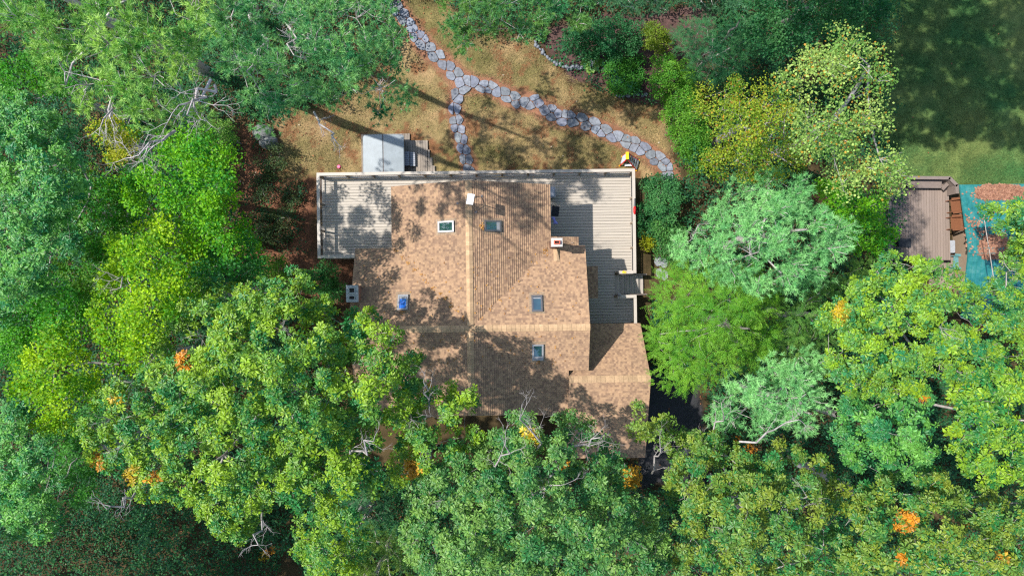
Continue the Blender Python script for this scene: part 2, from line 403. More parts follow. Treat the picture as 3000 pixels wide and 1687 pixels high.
def slope(mb, edge, poly, plane, d):
    d = np.array(d, float); pts = [np.array([x, y, plane(x, y)]) for x, y in poly]
    g = plane(d[0], d[1]) - plane(0, 0); cs = 1 / math.sqrt(1 + g * g)
    e = np.array([-d[1], d[0]]); nrm = np.array([-g * d[0], -g * d[1], 1.0]) * cs
    S = lambda p: (p[:2] @ d) / cs
    a0 = math.floor(min(map(S, pts)) / EXPO); a1 = math.ceil(max(map(S, pts)) / EXPO)
    d3 = np.array([d[0] * cs, d[1] * cs, g * cs])
    def clip3(pl, lim, keep_low):
        out = []
        for i in range(len(pl)):
            a, b = pl[i], pl[(i + 1) % len(pl)]; da = S(a) - lim; db = S(b) - lim
            if not keep_low: da, db = -da, -db
            if da <= 0: out.append(a)
            if (da < 0 < db) or (db < 0 < da): out.append(a + (b - a) * da / (da - db))
        return out
    for k in range(a0, a1):
        pl = clip3(clip3(pts, k * EXPO, False), (k + 1) * EXPO, True)
        if len(pl) < 3: continue
        tops = [p + nrm * .030 * (S(p) - k * EXPO) / EXPO for p in pl]
        uv = [((p[:2] @ e) + 50, S(p) * .9999 + 50 * EXPO * 20 - .0002) for p in pl]
        mb.add(tops, [list(range(len(pl)))], uv=uv)
        for i in range(len(pl)):
            j = (i + 1) % len(pl)
            if abs(S(pl[i]) - (k + 1) * EXPO) < 1e-5 and abs(S(pl[j]) - (k + 1) * EXPO) < 1e-5:
                mb.add([pl[i], pl[j], tops[j], tops[i]], [(0, 1, 2, 3)], uv=[uv[i], uv[j], uv[j], uv[i]])
    n = len(pts); low = [p - np.array([0, 0, .20]) for p in pts]; lip = [p - np.array([0, 0, .002]) for p in pts]
    edge.add(low + lip, [list(range(n))[::-1]] + [(i, (i + 1) % n, n + (i + 1) % n, n + i) for i in range(n)])

hb = np.array([xr, yr, 0.0])
house = thing("house", "brown shingled house with a cross gable roof and skylights, in the middle of the clearing", "house", hb)
rf = MB(); ed = MB()
slope(rf, ed, [(xw, ygw), (xw, yn), (xr, yr), (xr, yga)], pW, (-1, 0))
slope(rf, ed, [(xr, yga), (xr, yr), (xe, yn), (xe, yge)], pE, (1, 0))
slope(rf, ed, [(xe, yc0), (xe, yn), (xcr, yn), (xcr, yc0)], pE, (1, 0))
slope(rf, ed, [(xW, yn), (xW, yr), (xr, yr), (xw, yn)], pN, (0, 1))
slope(rf, ed, [(xe, yn), (xr, yr), (xE, yr), (xE, yn)], pN, (0, 1))
slope(rf, ed, [(xW, yr), (xW, ys), (xr - T, ys), (xr, yr)], pS, (0, -1))
slope(rf, ed, [(xr, yr), (xr - T, ys), (xr, ysa)], pW, (-1, 0))
slope(rf, ed, [(xr, yr), (xr, ysa), (xr + T, ys)], pE, (1, 0))
tk = yr - yk
slope(rf, ed, [(xr, yr), (xr + tk, yk), (xE, yk), (xE, yr)], pS, (0, -1))
slope(rf, ed, [(xr + tk, yk), (xr + T, ys), (xm, ys), (xm, yk)], pS, (0, -1))
slope(rf, ed, [(xm, yxn), (xm, yx), (xX, yx), (xX, yxn)], pXN, (0, 1))
slope(rf, ed, [(xm, yx), (xm, yxs), (xX, yxs), (xX, yx)], pXS, (0, -1))
# small entrance awning on the east wall
AW = [at(1719, 780, 3.3), at(1719, 873, 3.3), at(1751, 874, 3.2), at(1751, 779, 3.2)]
slope(rf, ed, [tuple(p[:2]) for p in AW], lambda x, y: 3.45 - .35 * (x - AW[0][0]), (1, 0))
roof = rf.build("roof", M['shingle'], house, hb)
ed.build("fascia", M['trim'], roof, hb)
def ridge(p, q, nl, nr, wd=.30):
    """cap of overlapping pieces along a ridge; nl, nr drop per metre to each side"""
    mb = MB(); p = np.array(p); q = np.array(q); L = np.linalg.norm(q - p); d = (q - p) / L; s = np.array([-d[1], d[0], 0]); k = int(L / .2)
    for i in range(k):
        a = p + d * (L * i / k); b = p + d * (L * (i + 1) / k); t = .035 + random.uniform(0, .004); g = random.uniform(.84, 1.14)
        up0 = np.array([0, 0, t]); up1 = np.array([0, 0, t + .014])
        vs = []
        for e, u in ((a, up0), (b, up1)):
            vs += [e + s * wd / 2 - np.array([0, 0, nl * wd / 2]) + u, e + u, e - s * wd / 2 - np.array([0, 0, nr * wd / 2]) + u]
        vs += [v - np.array([0, 0, .045]) for v in vs]
        mb.add(vs, [(0, 3, 4, 1), (1, 4, 5, 2), (5, 4, 10, 11), (4, 3, 9, 10), (0, 6, 9, 3), (2, 5, 11, 8), (0, 1, 7, 6), (1, 2, 8, 7)], (g, g * .98, g * .95))
    return mb.build("ridge_cap", M['cap'], roof, hb)
ridge((xr, yga, ZR), (xr, yr + .15, ZR), PITCH, PITCH); ridge((xr, ysa, ZR), (xr, yr - .15, ZR), PITCH, PITCH)
ridge((xW, yr, ZR), (xE, yr, ZR), PITCH, PITCH)
ridge((xm, yx, ZX), (xX, yx, ZX), .9, .45)
wl = MB()
def wallbox(x0, x1, y0, y1, z1): wl.box(x0, x1, y0, y1, -.1, z1)
wallbox(xw + .35, xe - .35, yr, ygw - .45, ZE - .02); wallbox(xW + .3, xE - .3, ys + .45, yn - .4, ZE - .08)
wallbox(xm + .2, xX - .3, yxs + .4, yxn - .35, ZXN - .02); wallbox(xe - .4, xcr - .25, yc0 - .55 + .25, yc0 - .25, ZE - .4)
def gable(pts):                                                    # gable wall, 12 cm thick
    a = np.array(pts); n = np.cross(a[1] - a[0], a[2] - a[0]); n = n / np.linalg.norm(n) * .12
    wl.add(list(a) + list(a + n), [(0, 1, 2), (5, 4, 3), (0, 3, 4, 1), (1, 4, 5, 2), (2, 5, 3, 0)])
zo = .21
gable([(xw + .35, ygw - .46, pW(xw + .35, 0) - zo), (xe - .35, ygw - .46, pE(xe - .35, 0) - zo), (xr, ygw - .46, ZR - zo)])
gable([(xW + .31, ys + .45, pS(0, ys + .45) - zo), (xW + .31, yn - .4, pN(0, yn - .4) - zo), (xW + .31, yr, ZR - zo)])
gable([(xE - .31, yn - .4, pN(0, yn - .4) - zo), (xE - .31, yk, pS(0, yk) - zo), (xE - .31, yr, ZR - zo)])
gable([(xX - .31, yxn - .35, pXN(0, yxn - .35) - zo), (xX - .31, yxs + .4, pXS(0, yxs + .4) - zo), (xX - .31, yx, ZX - zo)])
gable([(xm + .02, yx + .3, pXN(0, yx + .3) - zo), (xm + .02, ys, pXS(0, ys) - zo), (xm + .02, yx, ZX - zo)])
wl.build("wall", M['wall'], house, hb)

def skylight(x0, y0, x1, y1, plane, d, pane='glass', tube=None, fr='frame'):
    """px box on the roof plane -> raised frame with a glass pane"""
    z = 5.2
    for _ in range(3):
        c = at((x0 + x1) / 2, (y0 + y1) / 2, z); z = plane(c[0], c[1])
    sz = (CAM_Z - z) / FPX; hx, hy = (x1 - x0) / 2 * sz, (y1 - y0) / 2 * sz
    P = lambda x, y, n: np.array([c[0] + x, c[1] + y, plane(c[0] + x, c[1] + y) + n])
    mb = MB(); t = .075; hh = .13
    def fbox(mb, ax, bx, ay, by, n0, n1, col=(1, 1, 1)):
        mb.add([P(ax, ay, n0), P(bx, ay, n0), P(bx, by, n0), P(ax, by, n0), P(ax, ay, n1), P(bx, ay, n1), P(bx, by, n1), P(ax, by, n1)],
               [(0, 3, 2, 1), (4, 5, 6, 7), (0, 1, 5, 4), (1, 2, 6, 5), (2, 3, 7, 6), (3, 0, 4, 7)], col)
    fbox(mb, -hx, -hx + t, -hy, hy, -.05, hh); fbox(mb, hx - t, hx, -hy, hy, -.05, hh)
    fbox(mb, -hx + t, hx - t, -hy, -hy + t, -.05, hh); fbox(mb, -hx + t, hx - t, hy - t, hy, -.05, hh)
    s = mb.build("skylight", M[fr], roof, hb)
    g = MB(); fbox(g, -hx + t, hx - t, -hy + t, hy - t, -.03, hh - .03); g.build("pane", M[pane], s, hb)
    f = MB(); a = .1                                               # flashing apron round the frame
    for q in ((-hx - a, hx + a, hy, hy + a), (-hx - a, hx + a, -hy - a, -hy), (-hx - a, -hx, -hy, hy), (hx, hx + a, -hy, hy)):
        fbox(f, *q, -.01, .024)
    f.build("flashing", M['bracket'], s, hb)
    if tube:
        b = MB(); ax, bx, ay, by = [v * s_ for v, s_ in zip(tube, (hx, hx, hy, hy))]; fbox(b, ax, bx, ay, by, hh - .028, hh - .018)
        b.build("pane_strip", M['silver'], s, hb)  # pale strip on the pane; on the blue skylight a painted reflection
    return s
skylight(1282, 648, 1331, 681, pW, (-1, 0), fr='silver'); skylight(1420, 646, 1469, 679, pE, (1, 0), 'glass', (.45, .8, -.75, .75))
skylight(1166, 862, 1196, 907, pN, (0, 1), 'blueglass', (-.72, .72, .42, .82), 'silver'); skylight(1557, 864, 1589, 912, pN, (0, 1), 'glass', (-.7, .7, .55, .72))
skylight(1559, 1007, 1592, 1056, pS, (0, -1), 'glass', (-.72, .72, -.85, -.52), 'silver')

def chimney(x0, y0, x1, y1, ztop, zbot, flues, brick, capm, fl, rim=.13):
    a = at(x0, y1, ztop); b = at(x1, y0, ztop); mb = MB()
    mb.box(a[0] + .04, b[0] - .04, a[1] + .04, b[1] - .04, zbot, ztop - .12)
    ch = mb.build("chimney", M[brick], house, hb)
    cp = MB(); cp.box(a[0], b[0], a[1], b[1], ztop - .12, ztop); cp.build("chimney_cap", M[capm], ch, hb)
    for fx0, fy0, fx1, fy1 in flues:
        p = at(fx0, fy1, ztop + .1); q = at(fx1, fy0, ztop + .1); f = MB(); t = .035
        for u in ((p[0], p[0] + t, p[1], q[1]), (q[0] - t, q[0], p[1], q[1]), (p[0] + t, q[0] - t, p[1], p[1] + t), (p[0] + t, q[0] - t, q[1] - t, q[1])):
            f.box(*u, ztop + .002, ztop + rim)
        f.build("flue", M[fl], ch, hb)
        h = MB(); h.box(p[0] + t, q[0] - t, p[1] + t, q[1] - t, ztop + .003, ztop + .02); h.build("flue_hole", M['black'], ch, hb)  # black slab standing in for the dark depth of the flue
    return ch
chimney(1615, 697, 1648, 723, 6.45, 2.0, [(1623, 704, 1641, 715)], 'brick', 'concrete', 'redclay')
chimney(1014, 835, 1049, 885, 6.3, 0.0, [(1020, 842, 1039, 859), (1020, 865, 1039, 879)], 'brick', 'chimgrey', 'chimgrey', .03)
cb = MB(); a = at(1631, 728, 4.9); b = at(1631, 765, 4.9); zb = pN(0, b[1])        # tan saddle of shingles below the chimney
cb.add([(a[0] - .14, a[1], pN(0, a[1]) + .03), (a[0] + .14, a[1], pN(0, a[1]) + .03), (a[0], a[1], pN(0, a[1]) + .30), (b[0] - .14, b[1], zb + .03), (b[0] + .14, b[1], zb + .03), (b[0], b[1], zb + .08)],
       [(0, 2, 1), (0, 3, 5, 2), (2, 5, 4, 1), (3, 4, 5)], (1, 1, 1)); cb.build("chimney_saddle", M['cap'], roof, hb)

# satellite dish on the ridge
p0 = at(1378, 590, ZR); dz = 1.25
dish = thing("satellite_dish", "flat white rectangular satellite dish on a tripod astride the north ridge", "satellite dish", (xr, p0[1], ZR))
mb = MB(); c = at(1378, 584, ZR + dz)
u = np.array([.985, -.17, 0]) ; v = np.array([.17, .95, -.26]); n = np.cross(u, v)
pl = [c + u * a_ + v * b_ + n * t_ for t_ in (0, .03) for a_, b_ in ((-.145, -.235), (.145, -.235), (.145, .235), (-.145, .235))]
mb.add(pl, [(0, 3, 2, 1), (4, 5, 6, 7), (0, 1, 5, 4), (1, 2, 6, 5), (2, 3, 7, 6), (3, 0, 4, 7)]); mb.build("panel", M['white'], dish, dish.location)
mb = MB(); hub = np.array([xr, p0[1], ZR + .8]); mb.tube(hub, c - n * .02, .022, .022)
mb.build("mast", M['silver'], dish, dish.location)
for q in ((xr - .5, p0[1] - .05), (xr + .55, p0[1] + .25), (xr + .3, p0[1] - .45)):
    mb = MB(); z = ZR - PITCH * abs(q[0] - xr) + .02; mb.tube((q[0], q[1], z), hub, .016, .016); mb.box(q[0] - .05, q[0] + .05, q[1] - .05, q[1] + .05, z - .01, z + .02)
    mb.build("tripod_leg", M['frame'], dish, dish.location)

# ------------------------------------------------------------------ deck
DZ = 1.0; RZ = 1.97
dl = at(928.5, 600, RZ)[0]; dr_ = at(1862, 640, RZ)[0]; dt = at(1400, 500.5, RZ)[1]
db = at(985, 756, RZ)[1]; drb = at(1866, 947, DZ)[1]; sx0 = at(1801, 830, DZ)[0]; sy1 = at(1840, 803, DZ)[1]; sy0 = at(1840, 864, DZ)[1]
deck = thing("deck", "long pale wooden deck with a flat railing wrapped round the north side of the house", "deck", (0, dt - 2, 0))
DO = deck.location.copy()
mb = MB(); pit = .146; y = dt - .02
while y - pit > drb - .02:
    y0 = y - pit + .015; g = random.uniform(.94, 1.05); cc = (g, g * .995, g * .985)
    xa = dl + .02 if y0 > db else xe - .3
    xb = dr_ - .02
    if y0 < sy1 and y > sy0: xb = sx0
    cuts = [xa, xb] if xb - xa < 6 else [xa, xa + (xb - xa) * random.uniform(.3, .4), xa + (xb - xa) * random.uniform(.62, .72), xb]
    for c0, c1 in zip(cuts[:-1], cuts[1:]): mb.box(c0 + .002, c1 - .002, y0, y, DZ - .03, DZ, cc)
    y -= pit
mb.build("decking", M['deck'], deck, DO)
mb = MB()
for y in np.arange(db + .3, dt, .6): mb.box(dl + .1, dr_ - .1, y - .02, y + .02, DZ - .22, DZ - .034)
mb.box(dl + .04, dr_ - .04, dt - .08, dt - .04, DZ - .28, DZ - .034); mb.box(dl + .04, dl + .08, db, dt - .08, DZ - .28, DZ - .034)
mb.box(dr_ - .08, dr_ - .04, sy1, dt - .08, DZ - .28, DZ - .034); mb.box(dr_ - .08, dr_ - .04, drb, sy0, DZ - .28, DZ - .034)
mb.box(dl + .08, xW + .3, db - .02, db + .02, DZ - .28, DZ - .034)
mb.build("joist", M['bracket'], deck, DO)
def rail(p, q, wd=.15, infill=True, zt=RZ, ends=(0, 0)):
    p = np.array(p, float); q = np.array(q, float); L = np.linalg.norm(q - p); d = (q - p) / L
    a = p - d * ends[0]; b = q + d * ends[1]
    mb = MB(); mb.bar((*a, zt - .02), (*b, zt - .02), wd, .04, c=(1, 1, 1)); r = mb.build("top_rail", M['rail'], deck, DO)
    k = max(1, round(L / 1.3))
    for i in range(k + 1):
        c = p + d * (L * i / k); m = MB(); m.box(c[0] - .045, c[0] + .045, c[1] - .045, c[1] + .045, DZ - .02, zt - .042); m.build("post", M['bracket'], deck, DO)
    for z in (DZ + .14, zt - .075): m = MB(); m.bar((*p, z), (*q, z), .035, .06); m.build("rail_bar", M['rail'], deck, DO)
    if infill:
        m = MB(); n = int(L / .1)
        for i in range(1, n): c = p + d * (L * i / n); m.bar((*c, DZ + .17), (*c, zt - .105), .006, .006)
        for z in np.arange(DZ + .25, zt - .12, .1): m.bar((*p, z), (*q, z), .006, .006)
        m.build("wire_infill", M['wire'], deck, DO)
e = .07
rail((dl + e, dt - e), (dr_ - e, dt - e), ends=(e, e))
rail((dl + e, db + e), (dl + e, dt - e - .076), ends=(e, 0))
rail((dl + e + .08, db + e), (xW + .25, db + e))
rail((dr_ - e, sy1 + .08), (dr_ - e, dt - e - .076), ends=(.05, 0))
rail((sx0 + .06, sy1 + .08), (dr_ - e - .08, sy1 + .08), infill=False)
rail((sx0, sy0 - .06), (dr_ - e, sy0 - .06), infill=False, ends=(0, e))
rail((dr_ - e, drb + .05), (dr_ - e, sy0 - .06 - .08), infill=False)
st = MB(); ns = 6; run_ = .27
stw = thing("deck_stairs", "short flight of wooden steps going down from the deck beside the entrance", "stairs", (sx0, sy0, 0))
for i in range(ns):
    z = DZ - (i + 1) * DZ / (ns + 1) ; x = sx0 + i * run_
    m = MB()
    for k in range(2): m.box(x + .01 + k * .135, x + .135 + k * .135, sy0 + .05, sy1 - .05, z - .035, z, (.9, .9, .92))
    m.build("tread", M['deck'], stw, stw.location)
for y in (sy0 + .02, sy1 - .02):
    m = MB(); m.bar((sx0, y, DZ - .16), (sx0 + ns * run_, y, .02), .05, .24); m.build("stringer", M['bracket'], stw, stw.location)
    m = MB(); m.bar((sx0 + .05, y, DZ + .86), (sx0 + ns * run_ + .05, y, .9), .05, .05); m.bar((sx0 + ns * run_, y, 0), (sx0 + ns * run_, y, .92), .07, .07)
    m.build("handrail", M['tan'], stw, stw.location)

# things on the deck
def single(mb, name, mat, label, cat, org, group=None, smooth=False):
    o = mb.build(name, M[mat], None, org, smooth); o.location = [float(v) for v in org]; return tag(o, label, cat, group)
a = at(1592, 579, DZ + .9); b = at(1627, 547, DZ + .9)
g = thing("barbecue_grill", "covered grey barbecue grill half under the east eave of the house", "grill", ((a[0] + b[0]) / 2, (a[1] + b[1]) / 2, DZ))
m = MB(); m.prism(rrect(a[0], b[0], a[1], b[1], .07), DZ + .62, DZ + .86); m.prism(rrect(a[0] + .05, b[0] - .05, a[1] + .05, b[1] - .05, .06), DZ + .86, DZ + .92); m.build("lid", M['plastic'], g, g.location)
m = MB(); m.box(a[0] + .06, b[0] - .06, a[1] + .06, b[1] - .06, DZ + .08, DZ + .618); m.build("cabinet", M['frame'], g, g.location)
m = MB(); m.bar((b[0] + .05, a[1] + .1, DZ + .75), (b[0] + .05, b[1] - .1, DZ + .75), .025, .025); m.bar((b[0] - .01, a[1] + .1, DZ + .75), (b[0] + .05, a[1] + .1, DZ + .75), .02, .02); m.bar((b[0] - .01, b[1] - .1, DZ + .75), (b[0] + .05, b[1] - .1, DZ + .75), .02, .02)
m.build("handle", M['silver'], g, g.location)
for sx in (a[0] + .1, b[0] - .1):
    for sy in (a[1] + .1, b[1] - .1):
        m = MB(); m.tube((sx, sy, DZ), (sx, sy, DZ + .08), .035, .035); m.build("caster", M['black'], g, g.location)
c = at(1627, 618.5, DZ); m = MB(); u2 = np.array([.99, -.13]); v2 = np.array([.13, .99])
base = rrect(-.19, .19, -.27, .27, .04); m.prism([tuple(c[:2] + u2 * x + v2 * y) for x, y in base], DZ + .001, DZ + .014)
for k in range(9): yy = -.22 + k * .055; q0 = c[:2] - u2 * .15 + v2 * yy; q1 = c[:2] + u2 * .15 + v2 * yy; m.bar((*q0, DZ + .017), (*q1, DZ + .017), .02, .008)
single(m, "door_mat", 'mat', "black rectangular door mat lying askew on the shaded deck", "door mat", c)
c = at(1624.5, 646, DZ); V = []; 
for i in range(9):
    for j in range(7):
        x = (i - 4) / 4 * .11; y = (j - 3) / 3 * .17; V.append((c[0] + x * (.7 + .3 * math.cos(j)) - y * .35, c[1] + y + .03 * math.sin(i * 1.7), DZ + .012 + .03 * abs(math.sin(i * 1.3 + j * 1.9)) * (1 - abs(i - 4) / 5)))
F = [[i * 7 + j, (i + 1) * 7 + j, (i + 1) * 7 + j + 1, i * 7 + j + 1] for i in range(8) for j in range(6)]
nv = len(V); V += [(x, y, DZ + .004) for x, y, z in V]; F += [[nv + q for q in f][::-1] for f in F]
m = MB(); m.add(V, F); single(m, "cleaning_cloth", 'cloth', "crumpled violet cloth dropped beside the black door mat", "cloth", c)
# red leaf blower on the east railing
p = at(1859, 582, RZ); q = at(1858.5, 606, RZ); r_ = at(1858, 629, RZ)
t = thing("leaf_blower", "red leaf blower with a dark tube lying along the east deck railing", "leaf blower", (q[0], q[1], RZ))
m = MB(); m.tube((p[0], p[1], RZ + .05), (q[0], q[1], RZ + .07), .035, .05, 10); m.build("tube", M['frame'], t, t.location)
m = MB(); m.tube((q[0], q[1], RZ + .07), (q[0] - .005, q[1] - .1, RZ + .1), .05, .075, 10); m.tube((q[0] - .005, q[1] - .1, RZ + .1), (r_[0], r_[1] + .12, RZ + .1), .075, .07, 10); m.tube((r_[0], r_[1] + .12, RZ + .1), (r_[0], r_[1] + .02, RZ + .09), .06, .04, 10)
m.build("body", M['red'], t, t.location)
m = MB(); m.bar((q[0], q[1] - .06, RZ + .2), (r_[0], r_[1] + .12, RZ + .2), .03, .03); m.bar((q[0], q[1] - .06, RZ + .12), (q[0], q[1] - .06, RZ + .21), .03, .03); m.bar((r_[0], r_[1] + .12, RZ + .12), (r_[0], r_[1] + .12, RZ + .21), .03, .03)
m.build("handle", M['red'], t, t.location)
c = at(1832, 797, RZ); m = MB()
for k in range(4): m.tube((c[0] - .07, c[1] - .045 + k * .022, RZ + .012), (c[0] + .05, c[1] - .06 + k * .035, RZ + .02), .013, .010, 6)
m.prism(rrect(c[0] - .16, c[0] - .05, c[1] - .05, c[1] + .045, .03), RZ + .001, RZ + .03); m.tube((c[0] - .12, c[1] + .04, RZ + .015), (c[0] - .05, c[1] + .09, RZ + .02), .014, .011, 6)
single(m, "work_glove", 'yellow', "yellow work glove on the railing at the top of the stairs", "glove", c)
c = at(1814.5, 863, RZ + .15); m = MB()
def ball(m, c, r, nz=8, na=12, sq=1.0, col=(1, 1, 1), jit=0, sx=1.0, sy=1.0, sd=0):
    rr = random.Random(sd); V = []; F = []
    for i in range(nz + 1):
        th = math.pi * i / nz
        for j in range(na):
            ph = 2 * math.pi * j / na; k = r * (1 + jit * (rr.random() - .5)) if 0 < i < nz else r
            V.append((c[0] + sx * k * math.sin(th) * math.cos(ph), c[1] + sy * k * math.sin(th) * math.sin(ph), c[2] + sq * k * math.cos(th)))
    for i in range(nz):
        for j in range(na): F.append((i * na + j, (i + 1) * na + j, (i + 1) * na + (j + 1) % na, i * na + (j + 1) % na))
    m.add(V, F, col)
t = thing("lantern", "small round glass lantern on the railing post beside the stairs", "lantern", (c[0], c[1], RZ))
ball(m, (c[0], c[1], RZ + .12), .08); m.build("globe", M['silver'], t, t.location)
m = MB(); m.tube((c[0], c[1], RZ), (c[0], c[1], RZ + .05), .06, .045, 10); m.build("base", M['frame'], t, t.location)
m = MB(); m.tube((c[0], c[1], RZ + .19), (c[0], c[1], RZ + .23), .035, .01, 8); m.build("cap", M['frame'], t, t.location)

# hot tub, platform, step
TZ = .92
a = at(1063.5, 512, TZ); b = at(1182.5, 393.5, TZ); fx = at(1122, 450, TZ)[0]
pf = MB(); p0 = at(1060, 520, .08); p1 = at(1251, 391, .08); xs_ = p0[0]
while xs_ < p1[0] - .05:
    yb = at(0, 520, .08)[1]; yt = p1[1] - (0.0 if xs_ < at(1190, 0, .08)[0] else .37)
    pf.box(xs_, xs_ + .125, yb, yt, .0, .09, tuple([random.uniform(.8, 1.15)] * 3)); xs_ += .135
for k in range(4):
    x = p1[0] + k * .135; pf.box(x, x + .125, yb, p1[1] - .45 - (k + 1) * .42, .0, .09, tuple([random.uniform(.85, 1.2)] * 3))
single(pf, "wooden_platform", 'oldwood', "weathered board platform under the hot tub, clipped at one corner", "platform", (p0[0], p0[1], 0))
tub = thing("hot_tub", "square hot tub under a folding grey vinyl cover at the deck edge", "hot tub", ((a[0] + b[0]) / 2, (a[1] + b[1]) / 2, .09))
m = MB(); m.prism(rrect(a[0] + .06, b[0] - .06, a[1] + .06, b[1] - .06, .18), .095, TZ - .12); m.build("cabinet", M['tubside'], tub, tub.location)
def half(x0, x1, left):
    poly = rrect(a[0], b[0], a[1], b[1], .16, 6); pp = [np.array(q) for q in poly]
    pp = clip_half(pp, np.array([x1, 0.]), np.array([1., 0])) if left else clip_half(pp, np.array([x0, 0.]), np.array([-1., 0]))
    mb = MB(); n = len(pp); cx, cy = (a[0] + b[0]) / 2, (a[1] + b[1]) / 2
    zt = lambda q, k: TZ - .05 + .055 * (1 - min(1, abs(q[0] - fx) / 1.1)) - k
    r0 = [(q[0], q[1], TZ - .15) for q in pp]; r1 = [(q[0], q[1], zt(q, .02)) for q in pp]
    ins = [np.array([q[0] + (cx - q[0]) * .035 * (1 if abs(q[0] - fx) > .05 else 0), q[1] + (cy - q[1]) * .035]) for q in pp]; r2 = [(q[0], q[1], zt(q, 0)) for q in ins]
    mb.add(r0 + r1 + r2, [list(range(n))[::-1], list(range(2 * n, 3 * n))] + [(i, (i + 1) % n, n + (i + 1) % n, n + i) for i in range(n)] + [(n + i, n + (i + 1) % n, 2 * n + (i + 1) % n, 2 * n + i) for i in range(n)])
    return mb.build("cover", M['cover'], tub, tub.location)
half(0, fx - .022, True); cv = half(fx + .022, 0, False)
m = MB(); m.box(fx - .021, fx + .021, a[1] + .02, b[1] - .02, TZ - .12, TZ - .035); m.build("hinge_strap", M['strap'], tub, tub.location)
s0 = at(1184.5, 486, .4); s1 = at(1215, 444, .4)
t = thing("hot_tub_step", "grey slatted plastic step set against the hot tub", "step", (s0[0], s0[1], .09))
for k, (x0, x1, zz) in enumerate(((s0[0], (s0[0] + s1[0]) / 2, .42), ((s0[0] + s1[0]) / 2, s1[0], .26))):
    m = MB(); n = 7
    for i in range(n): yy = s0[1] + (s1[1] - s0[1]) * i / n; m.box(x0 + .005, x1 - .005, yy + .008, yy + (s1[1] - s0[1]) / n - .008, zz - .03, zz)
    m.build("tread", M['plastic'], t, t.location)
    m = MB(); m.box(x0 + .01, x1 - .01, s0[1] + .01, s1[1] - .01, .092, zz - .035); m.build("riser", M['frame'], t, t.location)

# red and yellow A-frame toy with slats at the deck corner
zt = .95; A = at(1837, 448, zt); B = at(1837.5, 466, zt); L1 = at(1815.5, 486, .05); R1 = at(1864, 499, .05); L0 = at(1823, 459, .05); R0 = at(1872, 470, .05)
t = thing("slatted_play_frame", "small red and yellow A-frame with pale grey slatted sides beside the deck corner", "play frame", ((A[0] + B[0]) / 2, B[1], 0))
for p, q in ((A, L0), (A, R0), (B, L1), (B, R1)):
    m = MB(); m.bar(p, q, .045, .06); m.build("leg", M['red'], t, t.location)
m = MB(); m.bar(A + np.array([0, .03, .03]), B + np.array([0, -.03, .03]), .15, .1); m.build("ridge_block", M['yellow'], t, t.location)
for p in (L0, R0, L1, R1): 
    m = MB(); m.box(p[0] - .04, p[0] + .04, p[1] - .04, p[1] + .04, 0, .07); m.build("foot", M['yellow'], t, t.location)
for s, (e0, e1) in (("l", (L0, L1)), ("r", (R0, R1))):
    m = MB()
    for k in range(5 if s == "r" else 4):
        f = .2 + k * .19; m.bar(A + (e0 - A) * f + np.array([0, -.02, .05]), B + (e1 - B) * f + np.array([0, .02, .05]), .11, .02, up=(.75 * (1 if s == "r" else -1), 0, .65))
    m.build("slat_side", M['slat'], t, t.location)
m = MB(); q = L1 + (R1 - L1) * .5; m.box(L1[0] + .25, L1[0] + .62, q[1] + .08, q[1] + .2, .1, .2); m.build("tray", M['white'], t, t.location)
c = at(992, 488, .06); m = MB(); m.tube((c[0], c[1], .012), (c[0], c[1], .035), .10, .085, 16); m.tube((c[0], c[1], .035), (c[0], c[1], .045), .085, .06, 16)
single(m, "flying_disc", 'pink', "bright pink flying disc lying in the grass near the hot tub", "flying disc", c)

# boulders and bed edging
def rock(name, c, sx, sy, sz, sd, label, cat, mat='rock', group=None, nz=9, na=14):
    m = MB(); ball(m, (0, 0, 0), 1, nz, na, 1, jit=0, sd=sd); V = np.array(m.v)
    k = 1 + .35 * (fnoise(V[:, 0] * 1.6 + sd * 3.1, V[:, 1] * 1.6 + V[:, 2] * 1.3, sd, 3) - .5)
    V = V * k[:, None] * np.array([sx, sy, sz]) + np.array([0, 0, sz * .45]); m.v = [tuple(v) for v in V]
    o = m.build(name, M[mat], None, None, True); o.location = [float(v) for v in c]; return tag(o, label, cat, group)
rock("boulder", at(776, 393), .58, .45, .5, 3, "large grey speckled boulder in shade under the pine", "boulder")
rock("boulder", at(790, 419), .52, .36, .38, 8, "low mossy boulder resting against a taller speckled boulder", "boulder")
rock("boulder", at(842, 792), .20, .22, .2, 5, "small lone grey boulder in leaf litter south of the deck corner", "boulder")
EDG = [(100,255),(104,287),(126,305),(147,332),(175,340),(174,364),(196,388),(222,412),(244,432),(268,446),(292,462),(318,480),(350,486),(380,508),(415,508),(438,530),(462,525),(480,508),(512,510),(538,520),(567,522),(795,538),(828,556),(852,548),(925,802),(960,806),(992,800),(1040,805),(1120,785),(1150,790),(1190,802),(1217,790)]
stones = []
for i, (u_, v_) in enumerate(EDG):
    c = at(1540 + u_ / 3.467, 50 + v_ / 3.467)
    if i < 4: o = rock("edging_stone", c, .13, .10, .09, 20 + i, "fist-sized grey stone in the row edging the garden bed", "stone", 'stone', "stones edging the garden bed", 6, 9); stones.append(o)
    else: o = stones[i % 4].copy(); COL.objects.link(o); o.location = c
    s = random.uniform(.55, 1.3); o.scale = (s, s * random.uniform(.8, 1.1), s); o.rotation_euler = (0, 0, random.uniform(0, 6.28))

